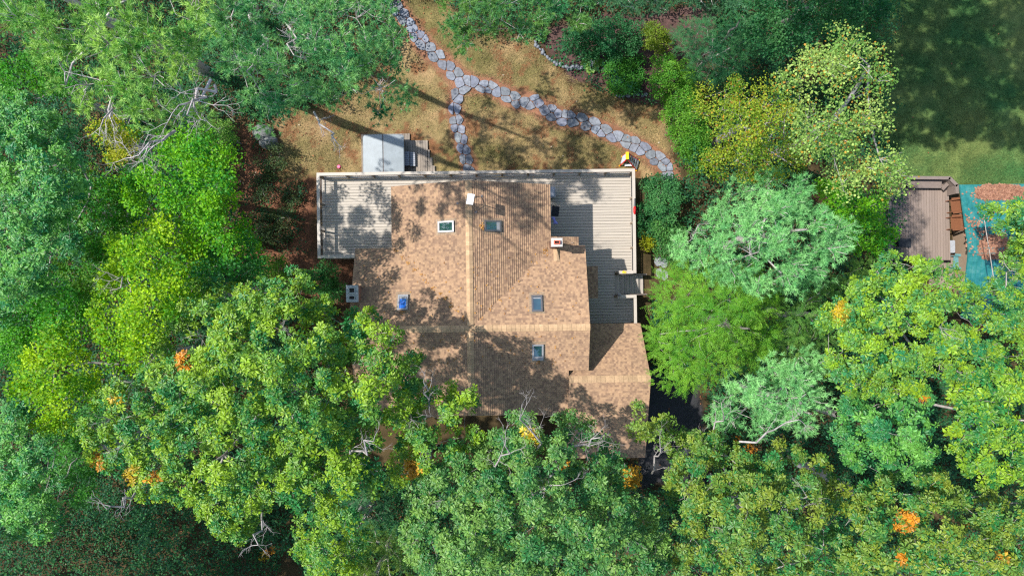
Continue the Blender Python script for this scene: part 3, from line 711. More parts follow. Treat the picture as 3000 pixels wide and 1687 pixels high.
# ------------------------------------------------------------------ neighbour's cabin and deck
NZ = .9
nd = thing("neighbour_deck", "brown deck with clipped corners and built-in benches beside the teal roofed cabin", "deck", at(2715, 640, 0)); NO = nd.location.copy()
Pn = lambda x, y, z=NZ: tuple(at(x, y, z)[:2])
def insets(z): return [Pn(2600, 760, z), Pn(2603, 585, z), Pn(2655, 516, z), Pn(2784, 517, z), Pn(2808, 541, z), Pn(2814, 760, z)]
outer = insets(NZ + .8)
m = MB(); m.prism(outer, NZ - .25, NZ - .004); m.build("rim", M['darktan'], nd, NO)
m = MB(); x0 = min(p[0] for p in outer); x1 = max(p[0] for p in outer); x = x0
while x < x1:
    pl = [np.array(p) for p in outer]; pl = clip_half(pl, np.array([x + .13, 0]), np.array([1., 0])); pl = clip_half(pl, np.array([x + .008, 0]), np.array([-1., 0]))
    if len(pl) > 2: m.prism([tuple(p) for p in pl][::1], NZ - .003, NZ + .02, tuple([random.uniform(.9, 1.08)] * 3))
    x += .138
m.build("decking", M['tan'], nd, NO)
for i in range(5):
    p = np.array(outer[i]); q = np.array(outer[i + 1])
    if i == 4: q = p + (q - p) * .12
    cen = np.mean(np.array(outer), axis=0); d = (q - p) / np.linalg.norm(q - p); nn = np.array([-d[1], d[0]]); nn = nn if nn @ (cen - p) > 0 else -nn
    m = MB(); m.bar((*(p + nn * .08), NZ + .80), (*(q + nn * .08), NZ + .80), .16, .04); m.build("top_rail", M['darktan'], nd, NO)
    m = MB(); m.bar((*(p + nn * .10), NZ + .4), (*(q + nn * .10), NZ + .4), .03, .72); m.build("rail_panel", M['darktan'], nd, NO)
    if i < 4: m = MB(); m.bar((*(p + nn * .34 + d * .2), NZ + .42), (*(q + nn * .34 - d * .2), NZ + .42), .40, .04); m.build("bench_seat", M['darktan'], nd, NO)
def adirondack(name, loc, rz, mat, label, group):
    t = thing(name, label, "chair", loc, group); t.rotation_euler = (0, 0, rz)
    m = MB()
    for k in range(7): y = -.27 + k * .09; m.bar((-.05, y, .40 - .0), (.45, y, .30), .075, .02) if False else m.box(-.30 + k * .085, -.225 + k * .085, -.27, .27, .40 - k * .012, .42 - k * .012)
    m.build("seat", M[mat], t)
    m = MB()
    for k in range(6): y = -.24 + k * .096; m.bar((.26, y, .34), (.62, y * 1.12, 1.0 - abs(k - 2.5) * .03), .08, .02, up=(-.8, 0, .5))
    m.bar((.5, -.28, .72), (.5, .28, .72), .05, .03); m.bar((.38, -.27, .5), (.38, .27, .5), .05, .03); m.build("backrest", M[mat], t)
    for s in (-1, 1):
        m = MB(); m.bar((-.34, s * .34, .58), (.42, s * .34, .58), .12, .025); m.build("armrest", M[mat], t)
        m = MB(); m.box(-.30, -.22, s * .30 - .02, s * .30 + .02, 0, .565); m.build("leg", M[mat], t)
        m = MB(); m.bar((.5, s * .29, .02), (-.25, s * .29, .36), .03, .1); m.build("leg", M[mat], t)
    return t
g_ = "wooden lounge chairs on the neighbour's deck"
adirondack("lounge_chair", at(2788, 605, NZ + .02), R(6), 'teak', "red-brown slatted chair on the brown deck, nearer the clipped corner", g_)
adirondack("lounge_chair", at(2788, 655, NZ + .02), R(2), 'teak', "red-brown slatted chair on the brown deck, farther from the clipped corner", g_)
adirondack("lounge_chair", at(2795, 768, NZ - .85), R(-4), 'tealwood', "teal slatted chair on the patio against the cabin wall", g_)
p = at(2763, 741, .7); q = at(2798, 704, .7); t = thing("side_table", "pale grey table behind the teal chair, half hidden by oak leaves", "table", ((p[0] + q[0]) / 2, (p[1] + q[1]) / 2, .02))
m = MB(); m.prism(rrect(p[0], q[0], p[1], q[1], .05), .67, .70); m.build("tabletop", M['slat'], t, t.location)
for sx in (p[0] + .06, q[0] - .06):
    for sy in (p[1] + .06, q[1] - .06): m = MB(); m.box(sx - .025, sx + .025, sy - .025, sy + .025, .02, .668); m.build("leg", M['frame'], t, t.location)
a = at(2634, 722, NZ + .35); b = at(2667, 700, NZ + .35); t = thing("storage_box", "low black storage box in the shaded corner of the brown deck", "box", (a[0], a[1], NZ + .02))
m = MB(); m.box(a[0], b[0], a[1], b[1], NZ + .021, NZ + .31); m.build("body", M['mat'], t, t.location); m = MB(); m.box(a[0] - .02, b[0] + .02, a[1] - .02, b[1] + .02, NZ + .312, NZ + .35); m.build("lid", M['mat'], t, t.location)
pat = MB(); pat.prism([tuple(at(x, y, 0)[:2]) for x, y in ((2730, 726), (2840, 726), (2850, 850), (2720, 840))], -.05, .045); tag(pat.build("patio", M['tan']), kind="structure")
NE, NR = 2.4, 3.0
cx0 = at(2812, 650, NE)[0]; cx1 = cx0 + 8; cyN = at(2850, 541, NE)[1]; cyR = at(2850, 735, NR)[1]; cyS = cyR - (cyN - cyR)
cab = thing("cabin", "small cabin with a ribbed teal metal roof strewn with brown leaves", "cabin", ((cx0 + cx1) / 2, cyR, 0)); CO = cab.location.copy()
m = MB()
for (ya, za, yb, zb) in ((cyN, NE, cyR, NR), (cyR, NR, cyS, NE)):
    m.add([(cx0, ya, za), (cx1, ya, za), (cx1, yb, zb), (cx0, yb, zb), (cx0, ya, za - .05), (cx1, ya, za - .05), (cx1, yb, zb - .05), (cx0, yb, zb - .05)], [(0, 1, 2, 3), (7, 6, 5, 4), (0, 4, 5, 1), (1, 5, 6, 2), (2, 6, 7, 3), (3, 7, 4, 0)])
    x = cx0 + .02
    while x < cx1: m.bar((x, ya, za + .012), (x, yb, zb + .012), .03, .035); x += .23
crf = m.build("roof", M['teal'], cab, CO)
m = MB(); m.bar((cx0 - .01, cyR, NR + .04), (cx1, cyR, NR + .04), .3, .03); m.build("ridge_cap", M['teal'], crf, CO)
m = MB(); m.box(cx0 + 1.2, cx1 - .3, cyS + .35, cyN - .35, -.1, NE - .02); m.add([(cx0 + 1.19, cyS + .35, NE - .02), (cx0 + 1.19, cyN - .35, NE - .02), (cx0 + 1.19, cyR, NR - .1), (cx0 + 1.31, cyS + .35, NE - .02), (cx0 + 1.31, cyN - .35, NE - .02), (cx0 + 1.31, cyR, NR - .1)], [(0, 2, 1), (3, 4, 5), (0, 3, 5, 2), (1, 2, 5, 4)])
m.build("wall", M['wall'], cab, CO)

# ------------------------------------------------------------------ leaf geometry
LEAF = np.array([[0, 0, 0], [.38, .42, .06], [.78, .40, .03], [1, 0, -.07], [.78, -.40, .03], [.38, -.42, .06]]); LEAF_F = np.array([[0, 3, 2, 1], [0, 5, 4, 3]])
OAK = np.array([[0, 0, 0], [.30, .24, .05], [.62, .55, .06], [1, 0, -.10], [.62, -.55, .06], [.30, -.24, .05]])
NEEDLE = np.array([[0, -.5, 0], [1, 0, 0], [0, .5, 0]]); NEEDLE_F = np.array([[0, 1, 2]])
def frames(d, up):
    d = d / np.linalg.norm(d, axis=1, keepdims=True); z = up - (up * d).sum(1, keepdims=True) * d
    z = z / (np.linalg.norm(z, axis=1, keepdims=True) + 1e-9); y = np.cross(z, d); return np.stack([d, y, z], 2)
def place(tmpl, tf, pos, fr, L, W, col):
    n = len(pos); k = len(tmpl); loc = tmpl[None] * np.stack([L, W, L], 1)[:, None, :]
    V = np.einsum('nij,nkj->nki', fr, loc) + pos[:, None, :]
    F = (tf[None] + (np.arange(n) * k)[:, None, None]).reshape(-1, tf.shape[1])
    return V.reshape(-1, 3), F, np.repeat(col, k, 0)
def rnd(n, s=1.0): return rng.normal(size=(n, 3)) * s
def unit(v): return v / (np.linalg.norm(v, axis=-1, keepdims=True) + 1e-9)

SPOTS = [(460,905,24,'or'),(330,1192,22,'yl'),(243,1158,18,'or'),(385,1200,16,'or'),(1600,1195,34,'oy'),(1625,1160,20,'oy'),(2275,1312,32,'or'),(2320,1000,13,'or'),(1890,1128,16,'or'),(1855,1105,10,'or'),(2115,790,22,'yl'),(2110,765,14,'yl'),(665,1400,14,'yl'),(680,1385,12,'or'),(1035,1180,24,'oy'),(1330,1085,18,'yl'),(1420,1170,10,'or'),(1350,1110,14,'yl'),(2270,1410,12,'or'),(2520,1395,14,'oy'),(1090,960,12,'or'),(2430,1320,8,'or'),(285,1005,16,'yl'),(305,370,40,'yy')]
SPC = {'or': (.55, .23, .02), 'yl': (.48, .34, .025), 'oy': (.50, .26, .02), 'yy': (.33, .33, .03)}
def spotcol(pos, col, prob=.8):
    o = toO(pos)
    for x, y, r, c in SPOTS:
        k = (np.hypot(o[:, 0] - x, o[:, 1] - y) < r) & (rng.random(len(o)) < prob)
        if k.any(): col[k] = np.array(SPC[c]) * (.6 + .7 * rng.random((k.sum(), 1)))
    return col

# every species turns clumps (centre, outward normal, radius) into leaves
def rosettes(cl, nr, nrad, per, L, W, base, hue, tmpl, droop=.35, spread=1.0):
    C = np.repeat(cl, per, 0); N = np.repeat(nr, per, 0); Rr = np.repeat(nrad, per)
    d = unit(rnd(len(C)) + N * .9 * spread); pos = C + d * (Rr * (.45 + .6 * rng.random(len(C))))[:, None] * np.array([1, 1, .75])
    n = unit(d * .6 + np.array([0, 0, 1.0]) + rnd(len(C), .2)); k = 9
    P = np.repeat(pos, k, 0); Nn = np.repeat(n, k, 0); az = np.tile(np.arange(k) * 2 * np.pi / k, len(pos)) + np.repeat(rng.random(len(pos)) * 6.28, k) + rng.normal(size=len(P)) * .22
    u = unit(np.cross(Nn, np.array([.3, 1, .2]))); v = np.cross(Nn, u); el = rng.normal(size=len(P)) * .28 + .10
    dirv = unit((u * np.cos(az)[:, None] + v * np.sin(az)[:, None]) * np.cos(el)[:, None] + Nn * np.sin(el)[:, None] - np.array([0, 0, droop]) * .25)
    cj = np.repeat(np.repeat(rng.normal(size=(len(cl), 1)), per, 0), k, 0); rj = np.repeat(rng.normal(size=(len(pos), 1)), k, 0)
    mixv = np.clip(.5 + .22 * cj + .36 * rj, 0, 1); col = np.array(base) * (1 - mixv) + np.array(hue) * mixv
    col = np.clip(col * (1 + .16 * rnd(len(P))[:, :1]), .008, .8)
    sp = spotcol(np.repeat(pos, 1, 0), np.full((len(pos), 3), -1.0)); sp = np.repeat(sp, k, 0); col = np.where(sp > 0, sp * (.8 + .4 * rng.random((len(P), 1))), col)
    s = np.repeat(.55 + .8 * rng.random(len(pos)), k) * (.8 + .4 * rng.random(len(P)))
    return place(tmpl, LEAF_F, P + dirv * .02, frames(dirv, Nn + rnd(len(P), .28)), L * s, W * s, col)
def sprays(cl, nr, nrad, per, L, W, base, hue, flat=.45, jit=.5, aut=0.0):
    C = np.repeat(cl, per, 0); N = np.repeat(nr, per, 0); Rr = np.repeat(nrad, per); n = len(C)
    d = unit(rnd(n) + N * .7); pos = C + d * (Rr * (.35 + .75 * rng.random(n)))[:, None] * np.array([1, 1, flat])
    up = unit(np.array([0, 0, 1.0]) + N * .5 + rnd(n, jit)); dirv = unit(d + rnd(n, .8) - np.array([0, 0, .2]))
    cj = np.repeat(rng.normal(size=(len(cl), 1)), per, 0); mixv = np.clip(.5 + .28 * cj + .3 * rng.normal(size=(n, 1)), 0, 1)
    col = np.array(base) * (1 - mixv) + np.array(hue) * mixv; col = np.clip(col * (1 + .2 * rng.normal(size=(n, 1))), .008, .8)
    if aut:
        k = rng.random(n) < aut; col[k] = np.array([.38, .20, .03]) * (.6 + .8 * rng.random((k.sum(), 1)))
    col = spotcol(pos, col); s = .65 + .7 * rng.random(n)
    return place(LEAF, LEAF_F, pos, frames(dirv, up), L * s, W * s, col)
def needles(cl, nr, nrad, per, L, W, base, hue, k=20):
    C = np.repeat(cl, per, 0); N = np.repeat(nr, per, 0); Rr = np.repeat(nrad, per); n = len(C)
    hd = unit(rnd(n) * np.array([1, 1, .35]) + N * .5); pos = C + hd * (Rr * (.15 + .95 * rng.random(n)))[:, None] * np.array([1, 1, .5]); ax = unit(hd + np.array([0, 0, .45]) + rnd(n, .25))
    P = np.repeat(pos, k, 0); A = np.repeat(ax, k, 0); m = len(P)
    dirv = unit(A * .62 + rnd(m, .55)); P = P + A * (rng.random((m, 1)) - .5) * .12
    cj = np.repeat(np.repeat(rng.normal(size=(len(cl), 1)), per, 0), k, 0); tj = np.repeat(rng.normal(size=(n, 1)), k, 0)
    mixv = np.clip(.5 + .25 * cj + .25 * tj, 0, 1); col = np.array(base) * (1 - mixv) + np.array(hue) * mixv; col = np.clip(col * (1 + .15 * rng.normal(size=(m, 1))), .008, .8)
    s = .7 + .6 * rng.random(m)
    return place(NEEDLE, NEEDLE_F, P, frames(dirv, unit(rnd(m) + np.array([0, 0, 1.2]))), L * s, W * s, col)
def fronds(cl, nr, nrad, per, L, W, base, hue, k=14, flen=.42):
    C = np.repeat(cl, per, 0); N = np.repeat(nr, per, 0); Rr = np.repeat(nrad, per); n = len(C)
    hd = unit(rnd(n) * np.array([1, 1, .3]) + N * np.array([1, 1, .2])); pos = C + hd * (Rr * (.1 + .7 * rng.random(n)))[:, None] * np.array([1, 1, .5])
    ax = unit(hd + np.array([0, 0, -.22]) + rnd(n, .15)); side = unit(np.cross(ax, np.array([0, 0, 1.0]))); upv = np.cross(side, ax); fl = flen * (.6 + .7 * rng.random(n))
    P, D, U = [], [], []
    for i in range(k):
        t = (i + .5) / k; sg = 1 if i % 2 else -1; base_p = pos + ax * (fl * t)[:, None] - np.array([0, 0, .12]) * t * t * fl[:, None]
        P.append(base_p); D.append(unit(ax * .75 + side * sg * .8 + rnd(n, .12))); U.append(upv + rnd(n, .25))
    P = np.stack(P, 1).reshape(-1, 3); D = np.stack(D, 1).reshape(-1, 3); U = np.stack(U, 1).reshape(-1, 3); m = len(P)
    cj = np.repeat(np.repeat(rng.normal(size=(len(cl), 1)), per, 0), k, 0); tj = np.repeat(rng.normal(size=(n, 1)), k, 0)
    tt = np.tile((np.arange(k) + .5) / k, n)[:, None]
    mixv = np.clip(.35 + .25 * cj + .2 * tj + .35 * tt, 0, 1); col = np.array(base) * (1 - mixv) + np.array(hue) * mixv; col = np.clip(col * (1 + .12 * rng.normal(size=(m, 1))), .008, .8)
    s = (1.1 - .6 * tt[:, 0]) * (.8 + .4 * rng.random(m))
    return place(LEAF, LEAF_F, P, frames(D, U), L * s, W * s, col)

def limbs(segs, name, mat, parent, org, sides=5):
    """segs: list of (p, q, r0, r1) -> one mesh of tapered tubes"""
    if not segs: return None
    p = np.array([s[0] for s in segs], float); q = np.array([s[1] for s in segs], float); r0 = np.array([s[2] for s in segs]); r1 = np.array([s[3] for s in segs])
    d = unit(q - p); ref = np.where(np.abs(d[:, 2:3]) < .9, np.array([[0, 0, 1.]]), np.array([[1., 0, 0]])); a = unit(np.cross(d, ref)); b = np.cross(d, a)
    an = np.arange(sides) * 2 * np.pi / sides; ring = np.cos(an)[None, :, None] * a[:, None] + np.sin(an)[None, :, None] * b[:, None]
    V = np.concatenate([p[:, None] + ring * r0[:, None, None], q[:, None] + ring * r1[:, None, None]], 1)
    i = np.arange(sides); j = (i + 1) % sides; f = np.stack([i, j, j + sides, i + sides], 1)
    F = (f[None] + (np.arange(len(segs)) * 2 * sides)[:, None, None]).reshape(-1, 4)
    g = np.repeat(.8 + .4 * rng.random((len(segs), 1)), 2 * sides, 0) * np.ones(3)
    return mesh_np(name, V.reshape(-1, 3), F, mat, parent, org, g, smooth=True)
def crooked(p, q, r0, r1, n, amp, segs):
    p = np.array(p, float); q = np.array(q, float); L = np.linalg.norm(q - p); pts = [p + (q - p) * i / n for i in range(n + 1)]
    for i in range(1, n): pts[i] = pts[i] + np.array([random.gauss(0, amp * L), random.gauss(0, amp * L), random.gauss(0, amp * L * .6)])
    for i in range(n): segs.append((pts[i], pts[i + 1], r0 + (r1 - r0) * i / n, r0 + (r1 - r0) * (i + 1) / n))
    return pts
def twigfan(c, d, L, r, depth, segs):
    """bare forking twig"""
    d = unit(np.array(d) + rng.normal(size=3) * .15); e = c + d * L; pts = crooked(c, e, r, r * .6, 2, .06, segs)
    if depth:
        for k in range(random.choice((2, 2, 3))): twigfan(pts[random.choice((1, 2, 2))], unit(d + rng.normal(size=3) * .55 + np.array([0, 0, .05])), L * random.uniform(.55, .8), r * .6, depth - 1, segs)

SPEC = {
 # spacing, clump radius, drop of the crown's rim, layers
 'oak':     dict(sp=.66, rad=.43, drop=3.2, mat='leaf', bark='twig', bare=.05),
 'maple':   dict(sp=.72, rad=.50, drop=2.6, mat='soft', bark='bark', bare=.02),
 'birch':   dict(sp=.66, rad=.46, drop=3.2, mat='soft', bark='twig', bare=.01),
 'pine':    dict(sp=.80, rad=.50, drop=3.0, mat='needle', bark='pinebark', bare=.07),
 'hemlock': dict(sp=.62, rad=.48, drop=4.0, mat='needle', bark='bark', bare=.0),
 'shrub':   dict(sp=.40, rad=.30, drop=.8, mat='soft', bark='bark', bare=.0),
}
def foliage(kind, c, n, r, base, hue, dens):
    if kind == 'oak': return rosettes(c, n, r, max(3, int(30 * dens)), .135, .050, base, hue, OAK)
    if kind == 'maple': return sprays(c, n, r, int(290 * dens), .085, .072, base, hue, .5, .45)
    if kind == 'birch': return sprays(c, n, r, int(230 * dens), .062, .056, base, hue, .75, .9, aut=.07)
    if kind == 'pine': return needles(c, n, r, int(44 * dens), .145, .021, base, hue, 22)
    if kind == 'hemlock': return fronds(c, n, r, int(30 * dens), .085, .030, base, hue)
    if kind == 'shrub': return sprays(c, n, r, int(130 * dens), .075, .055, base, hue, .8, .7)
def tree(name, kind, poly, h, label, base, hue, dens=1.0, lean=(0, 0), dead=0, cat="tree", low=.55, bumps=.9, base_px=None, drop=None, hole=.0, layers=3, group=None):
    s = SPEC[kind]; poly = [tuple(p) for p in poly]; A = np.array(poly); cen = A.mean(0)
    scale = FPX / (CAM_Z - h) / K                                   # overview px per metre at crown height
    sp = s['sp'] * scale; lo = A.min(0); hi = A.max(0); drop = s['drop'] if drop is None else drop
    cl, nr, rad = [], [], []
    for layer in range(layers):
        g = sp * (1.0, 1.05, 1.35)[layer]; gx = np.arange(lo[0] - g, hi[0] + g, g); gy = np.arange(lo[1] - g, hi[1] + g, g)
        X, Y = np.meshgrid(gx, gy); X = X + (np.arange(len(gy)) % 2)[:, None] * g / 2
        pts = np.stack([X.ravel(), Y.ravel()], 1) + rng.normal(size=(X.size, 2)) * g * .27
        wob = np.stack([vnoise(pts[:, 0] / 70, pts[:, 1] / 70, 31) - .5, vnoise(pts[:, 0] / 70, pts[:, 1] / 70, 37) - .5], 1) * 34
        ins = inpoly(pts + wob, poly); pts = pts[ins]; ed_ = edgedist(pts, poly) / scale
        if layer == 0 and hole: k = vnoise(pts[:, 0] / 38, pts[:, 1] / 38, int(h * 7)) > hole; pts = pts[k]; ed_ = ed_[k]
        dm = max(1.2, min(3.5, np.percentile(ed_, 95) if len(ed_) else 1)); f = np.clip(ed_ / dm, 0, 1)
        z = h - drop * (1 - f) ** 1.7 + (fnoise(pts[:, 0] / 60, pts[:, 1] / 60, int(h * 3), 2) - .5) * 2.2 * bumps + rng.normal(size=len(pts)) * .25 - layer * (.9 if kind != 'shrub' else .3) * (1 + .25 * rng.random(len(pts)))
        z = np.maximum(z, h * .25)
        W = np.array([ato(px, py, zz) for (px, py), zz in zip(pts, z)]).reshape(-1, 3)
        cl.append(W); rad.append(s['rad'] * (.75 + .5 * rng.random(len(W)))); nr.append(np.full(len(W), layer))
    cl = np.concatenate(cl); rad = np.concatenate(rad); lay = np.concatenate(nr)
    if len(cl) == 0: return
    cxy = cl[:, :2].mean(0); base_xy = cxy if base_px is None else ato(*base_px)[:2]; fxy = base_xy * .55 + cxy * .45; org = np.array([base_xy[0], base_xy[1], 0.0])
    out = cl - np.array([cl[:, 0].mean(), cl[:, 1].mean(), h - drop - 1.5]); nrm = unit(unit(out) * .6 + np.array([0, 0, .8]))
    root = thing(name, label, cat, org, group)
    # skeleton: every clump is hung on the nearest limb node already grown
    segs = []; fork = np.array([fxy[0], fxy[1], h * low]); tr = .035 * h ** .9 * .62
    if kind == 'shrub': tr = .03
    pts0 = crooked((base_xy[0], base_xy[1], -.1), fork, tr, tr * .72, 4, .012, segs); nodes = [np.array(p) for p in pts0[2:]]; nrad = [tr * .72] * len(nodes)
    if kind in ('pine', 'hemlock'):                                  # one leader to the top
        topz = cl[:, 2].max() - .2; tp = np.array([cxy[0] * .6 + fxy[0] * .4, cxy[1] * .6 + fxy[1] * .4, topz]); q = crooked(fork, tp, tr * .72, .03, 5, .01, segs); nodes += [np.array(p) for p in q[1:]]; nrad += [tr * .72 * (1 - (i + 1) / 5) + .03 for i in range(5)]
    order = np.argsort(np.linalg.norm(cl - fork, axis=1)); use = [i for i in order if lay[i] < 2]
    for i in use:
        c = cl[i] - nrm[i] * rad[i] * .35; Nd = np.array(nodes); dv = c - Nd; dist = np.linalg.norm(dv, axis=1) + np.maximum(0, -dv[:, 2]) * 2.0; j = int(np.argmin(dist))
        r0 = min(nrad[j] * .8, .012 + .014 * dist[j]); r1 = max(.008, r0 * .55); n_ = 3 if dist[j] > 1.2 else 2
        pt = crooked(nodes[j], c, r0, r1, n_, .07, segs); nodes += [np.array(p) for p in pt[1:]]; nrad += [r0 + (r1 - r0) * (k + 1) / n_ for k in range(n_)]
        if lay[i] == 0 and kind in ('oak', 'pine', 'birch', 'maple'):
            for _ in range({'maple': 1, 'pine': 6}.get(kind, 3)):
                e = cl[i] + unit(nrm[i] + rng.normal(size=3) * .8) * rad[i] * random.uniform(.7, 1.05); crooked(c, e, .011, .006, 2, .08, segs)
    bare = np.zeros(len(cl), bool); bare[lay == 0] = rng.random((lay == 0).sum()) < s['bare']
    for i in np.where(bare)[0]: twigfan(cl[i] - nrm[i] * rad[i] * .5, nrm[i] + np.array([0, 0, .2]), rad[i] * 1.0, .013, 3, segs)
    for px, py, dx, dy, L in (dead or ()):
        c = ato(px, py, h - 1.9); e = ato(px + dx, py + dy, h - .2); pp = crooked(c, e, .042, .018, 5, .05, segs)
        for p in pp[1:]: twigfan(np.array(p), unit(np.array([dx, -dy, 0.]) / math.hypot(dx, dy) + rng.normal(size=3) * .7), L, .013, 3, segs)
    limbs(segs, "trunk", M[s['bark']], root, org)
    keep = ~bare; dens_l = {0: 1.0, 1: .75, 2: .55}
    Vs, Fs, Cs, off = [], [], [], 0
    for layer in range(layers):
        k = keep & (lay == layer)
        if not k.any(): continue
        V, F, C = foliage(kind, cl[k], nrm[k], rad[k], base, hue, dens * dens_l[layer]); Vs.append(V); Fs.append(F + off); Cs.append(C); off += len(V)
    mesh_np("crown", np.concatenate(Vs), np.concatenate(Fs), M[s['mat']], root, org, np.clip(np.concatenate(Cs) * np.array([1.12, 1.20, 1.05]), .005, .8))
    return root

# ------------------------------------------------------------------ the trees (outlines in overview px, each at its own height)
GO1, GO2 = (.025, .165, .045), (.24, .36, .02)       # oak: deep blue green, canopy shade's teal put into it, to yellow green
GB1, GB2 = (.03, .18, .07), (.14, .33, .06)          # oak, bluer
MG1, MG2 = (.03, .19, .02), (.16, .36, .008)         # maple
MY1, MY2 = (.07, .23, .012), (.28, .41, .006)        # yellow-green
PA1, PA2 = (.08, .25, .06), (.33, .48, .13)          # light pine
PB1, PB2 = (.05, .21, .09), (.23, .42, .15)          # bluish pine
PM1, PM2 = (.12, .33, .13), (.28, .51, .22)          # mint pine
BI1, BI2 = (.10, .20, .02), (.31, .34, .035)
BP1, BP2 = (.12, .24, .055), (.34, .42, .13)
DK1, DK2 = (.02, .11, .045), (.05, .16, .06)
tree("white_pine_tree", 'pine', O(-40,-40, 440,-40, 540,60, 530,130, 480,200, 490,300, 430,335, 330,325, 240,310, 160,240, 120,175, 40,130, -40,115), 20, "tall light green white pine with grey limbs showing, at the top left", PA1, PA2, 1.0, dead=[(530,200,-60,90,.5),(540,215,-90,50,.5),(440,330,-90,60,.45),(290,240,-30,60,.4)], hole=.27, base_px=(540, 190), drop=4.5)
tree("white_pine_tree", 'pine', O(500,-40, 985,-40, 1000,60, 985,150, 1050,215, 1010,290, 930,285, 870,262, 760,290, 690,330, 630,300, 590,220, 520,150), 15, "bluish green white pine whose boughs hang over the stone path and lawn", PB1, PB2, .95, dead=[(790,282,58,78,.28),(720,20,20,120,.45),(660,90,-40,90,.45)], hole=.2, base_px=(650, 60))
tree("maple_tree", 'maple', O(-30,125, 80,140, 190,185, 175,240, 100,240, -30,245), 10, "small round-crowned green tree tucked below the light pine at the left edge", MG1, MY1, .8)
tree("oak_tree", 'oak', O(-50,245, 100,238, 150,300, 205,350, 232,430, 215,560, 180,690, 115,730, 60,800, -50,830), 14, "blue-green oak along the left edge below the pines", GB1, GB2)
tree("maple_tree", 'maple', O(230,330, 300,305, 345,330, 340,380, 270,395, 225,370), 9, "small yellow-leaved maple below the tip of the light pine", MY1, (.34, .33, .02), .9)
tree("maple_tree", 'maple', O(350,390, 430,340, 500,300, 555,330, 605,390, 625,490, 632,640, 570,690, 500,650, 440,580, 330,540, 290,470), 12.3, "bright green maple with dense small leaves, west of the dark shrubs", MG1, MG2, 1.1, base_px=(470, 480), hole=.22)
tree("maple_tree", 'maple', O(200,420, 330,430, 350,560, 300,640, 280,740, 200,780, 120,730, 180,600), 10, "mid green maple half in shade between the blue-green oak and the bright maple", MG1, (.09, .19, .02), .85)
tree("beech_tree", 'maple', O(285,590, 350,560, 440,575, 500,680, 490,760, 430,830, 390,910, 290,930, 235,860, 225,780, 275,690), 14, "yellow-green beech with long upright sprays, left of the big oak", MY1, MY2, 1.0, dead=[(330,740,-30,-40,.4)], hole=.2)
tree("beech_tree", 'maple', O(5,940, 100,865, 125,800, 165,830, 220,885, 260,935, 250,1010, 170,1060, 110,1085, 40,1050), 13.5, "yellow-green beech at the lower left, beyond the other beech", MY1, MY2, 1.0, hole=.15)
tree("maple_tree", 'maple', O(-40,700, 60,760, 180,690, 225,780, 235,870, 165,850, 110,860, 60,930, -40,945), 11.5, "mid green maple at the left edge, above the lower beech", (.03, .18, .02), (.10, .30, .02), .9)
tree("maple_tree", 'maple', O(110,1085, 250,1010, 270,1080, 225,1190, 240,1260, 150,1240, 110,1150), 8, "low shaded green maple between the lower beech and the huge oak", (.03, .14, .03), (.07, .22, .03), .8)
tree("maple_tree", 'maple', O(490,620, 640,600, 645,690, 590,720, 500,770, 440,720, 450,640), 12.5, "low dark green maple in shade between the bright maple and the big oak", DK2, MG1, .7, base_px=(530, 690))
tree("oak_tree", 'oak', O(480,710, 600,720, 720,672, 750,712, 800,745, 860,775, 940,800, 1005,835, 1045,905, 1050,1000, 1020,1080, 950,1130, 975,1190, 900,1320, 800,1300, 700,1260, 640,1330, 530,1350, 455,1260, 340,1235, 240,1190, 215,1090, 275,965, 395,900, 430,790), 15.5, "huge spreading oak with patches of orange leaves, overhanging the southwest roof corner", GO1, GO2, 1.0, dead=[(880,1160,60,-50,.4),(660,1290,-10,80,.35),(340,1240,-70,40,.35)], hole=.08, base_px=(770, 960))
tree("oak_tree", 'oak', O(755,1300, 850,1285, 930,1340, 880,1440, 900,1500, 760,1500, 730,1380), 12, "narrow lower oak bough tree standing south of the huge oak", GO1, GO2, .9, hole=.2)
tree("oak_tree", 'oak', O(-40,990, 60,1040, 120,1140, 170,1250, 130,1350, 60,1340, -40,1320), 13.5, "grey-green oak at the bottom left edge, beside the dark gap", GB1, GB2, 1.0, hole=.1)
tree("hemlock_tree", 'hemlock', O(885,1350, 960,1330, 1015,1400, 1000,1490, 880,1490), 8.5, "young yellow-green hemlock in the gap at the bottom", (.05, .14, .02), (.15, .22, .02), .9)
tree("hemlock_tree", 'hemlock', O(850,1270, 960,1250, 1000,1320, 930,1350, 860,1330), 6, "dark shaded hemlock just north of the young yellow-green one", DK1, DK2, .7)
tree("oak_tree", 'oak', O(1000,1060, 1060,965, 1130,1000, 1205,950, 1215,985, 1180,1040, 1210,1090, 1150,1140, 1110,1180, 1060,1220, 985,1230, 1005,1140), 14, "slender oak reaching over the south eave with twiggy upper branches", GO1, GO2, .85, dead=[(1080,1030,-15,-70,.35)], hole=.28, base_px=(1080, 1130))
tree("oak_tree", 'oak', O(1055,1230, 1130,1130, 1240,1110, 1300,1050, 1420,1070, 1500,1070, 1555,1110, 1560,1175, 1640,1250, 1680,1350, 1660,1500, 1040,1500, 1030,1330), 15, "broad grey-green oak with many bare twigs, south of the garage roof", (.03, .15, .045), (.16, .28, .06), 1.0, dead=[(1350,1130,-40,-90,.5),(1430,1140,80,-40,.5),(1300,1230,110,-10,.45),(1250,1180,20,-60,.35)], hole=.14, base_px=(1350, 1190))
tree("oak_tree", 'oak', O(1575,1060, 1625,1030, 1690,1050, 1690,1085, 1750,1095, 1760,1130, 1690,1150, 1640,1120, 1585,1095), 12.5, "small glossy oak crown over the garage roof corner", (.09, .2, .035), (.2, .26, .03), .9, dead=[(1640,1190,20,-80,.35),(1760,1130,60,-90,.4)], base_px=(1710, 1130))
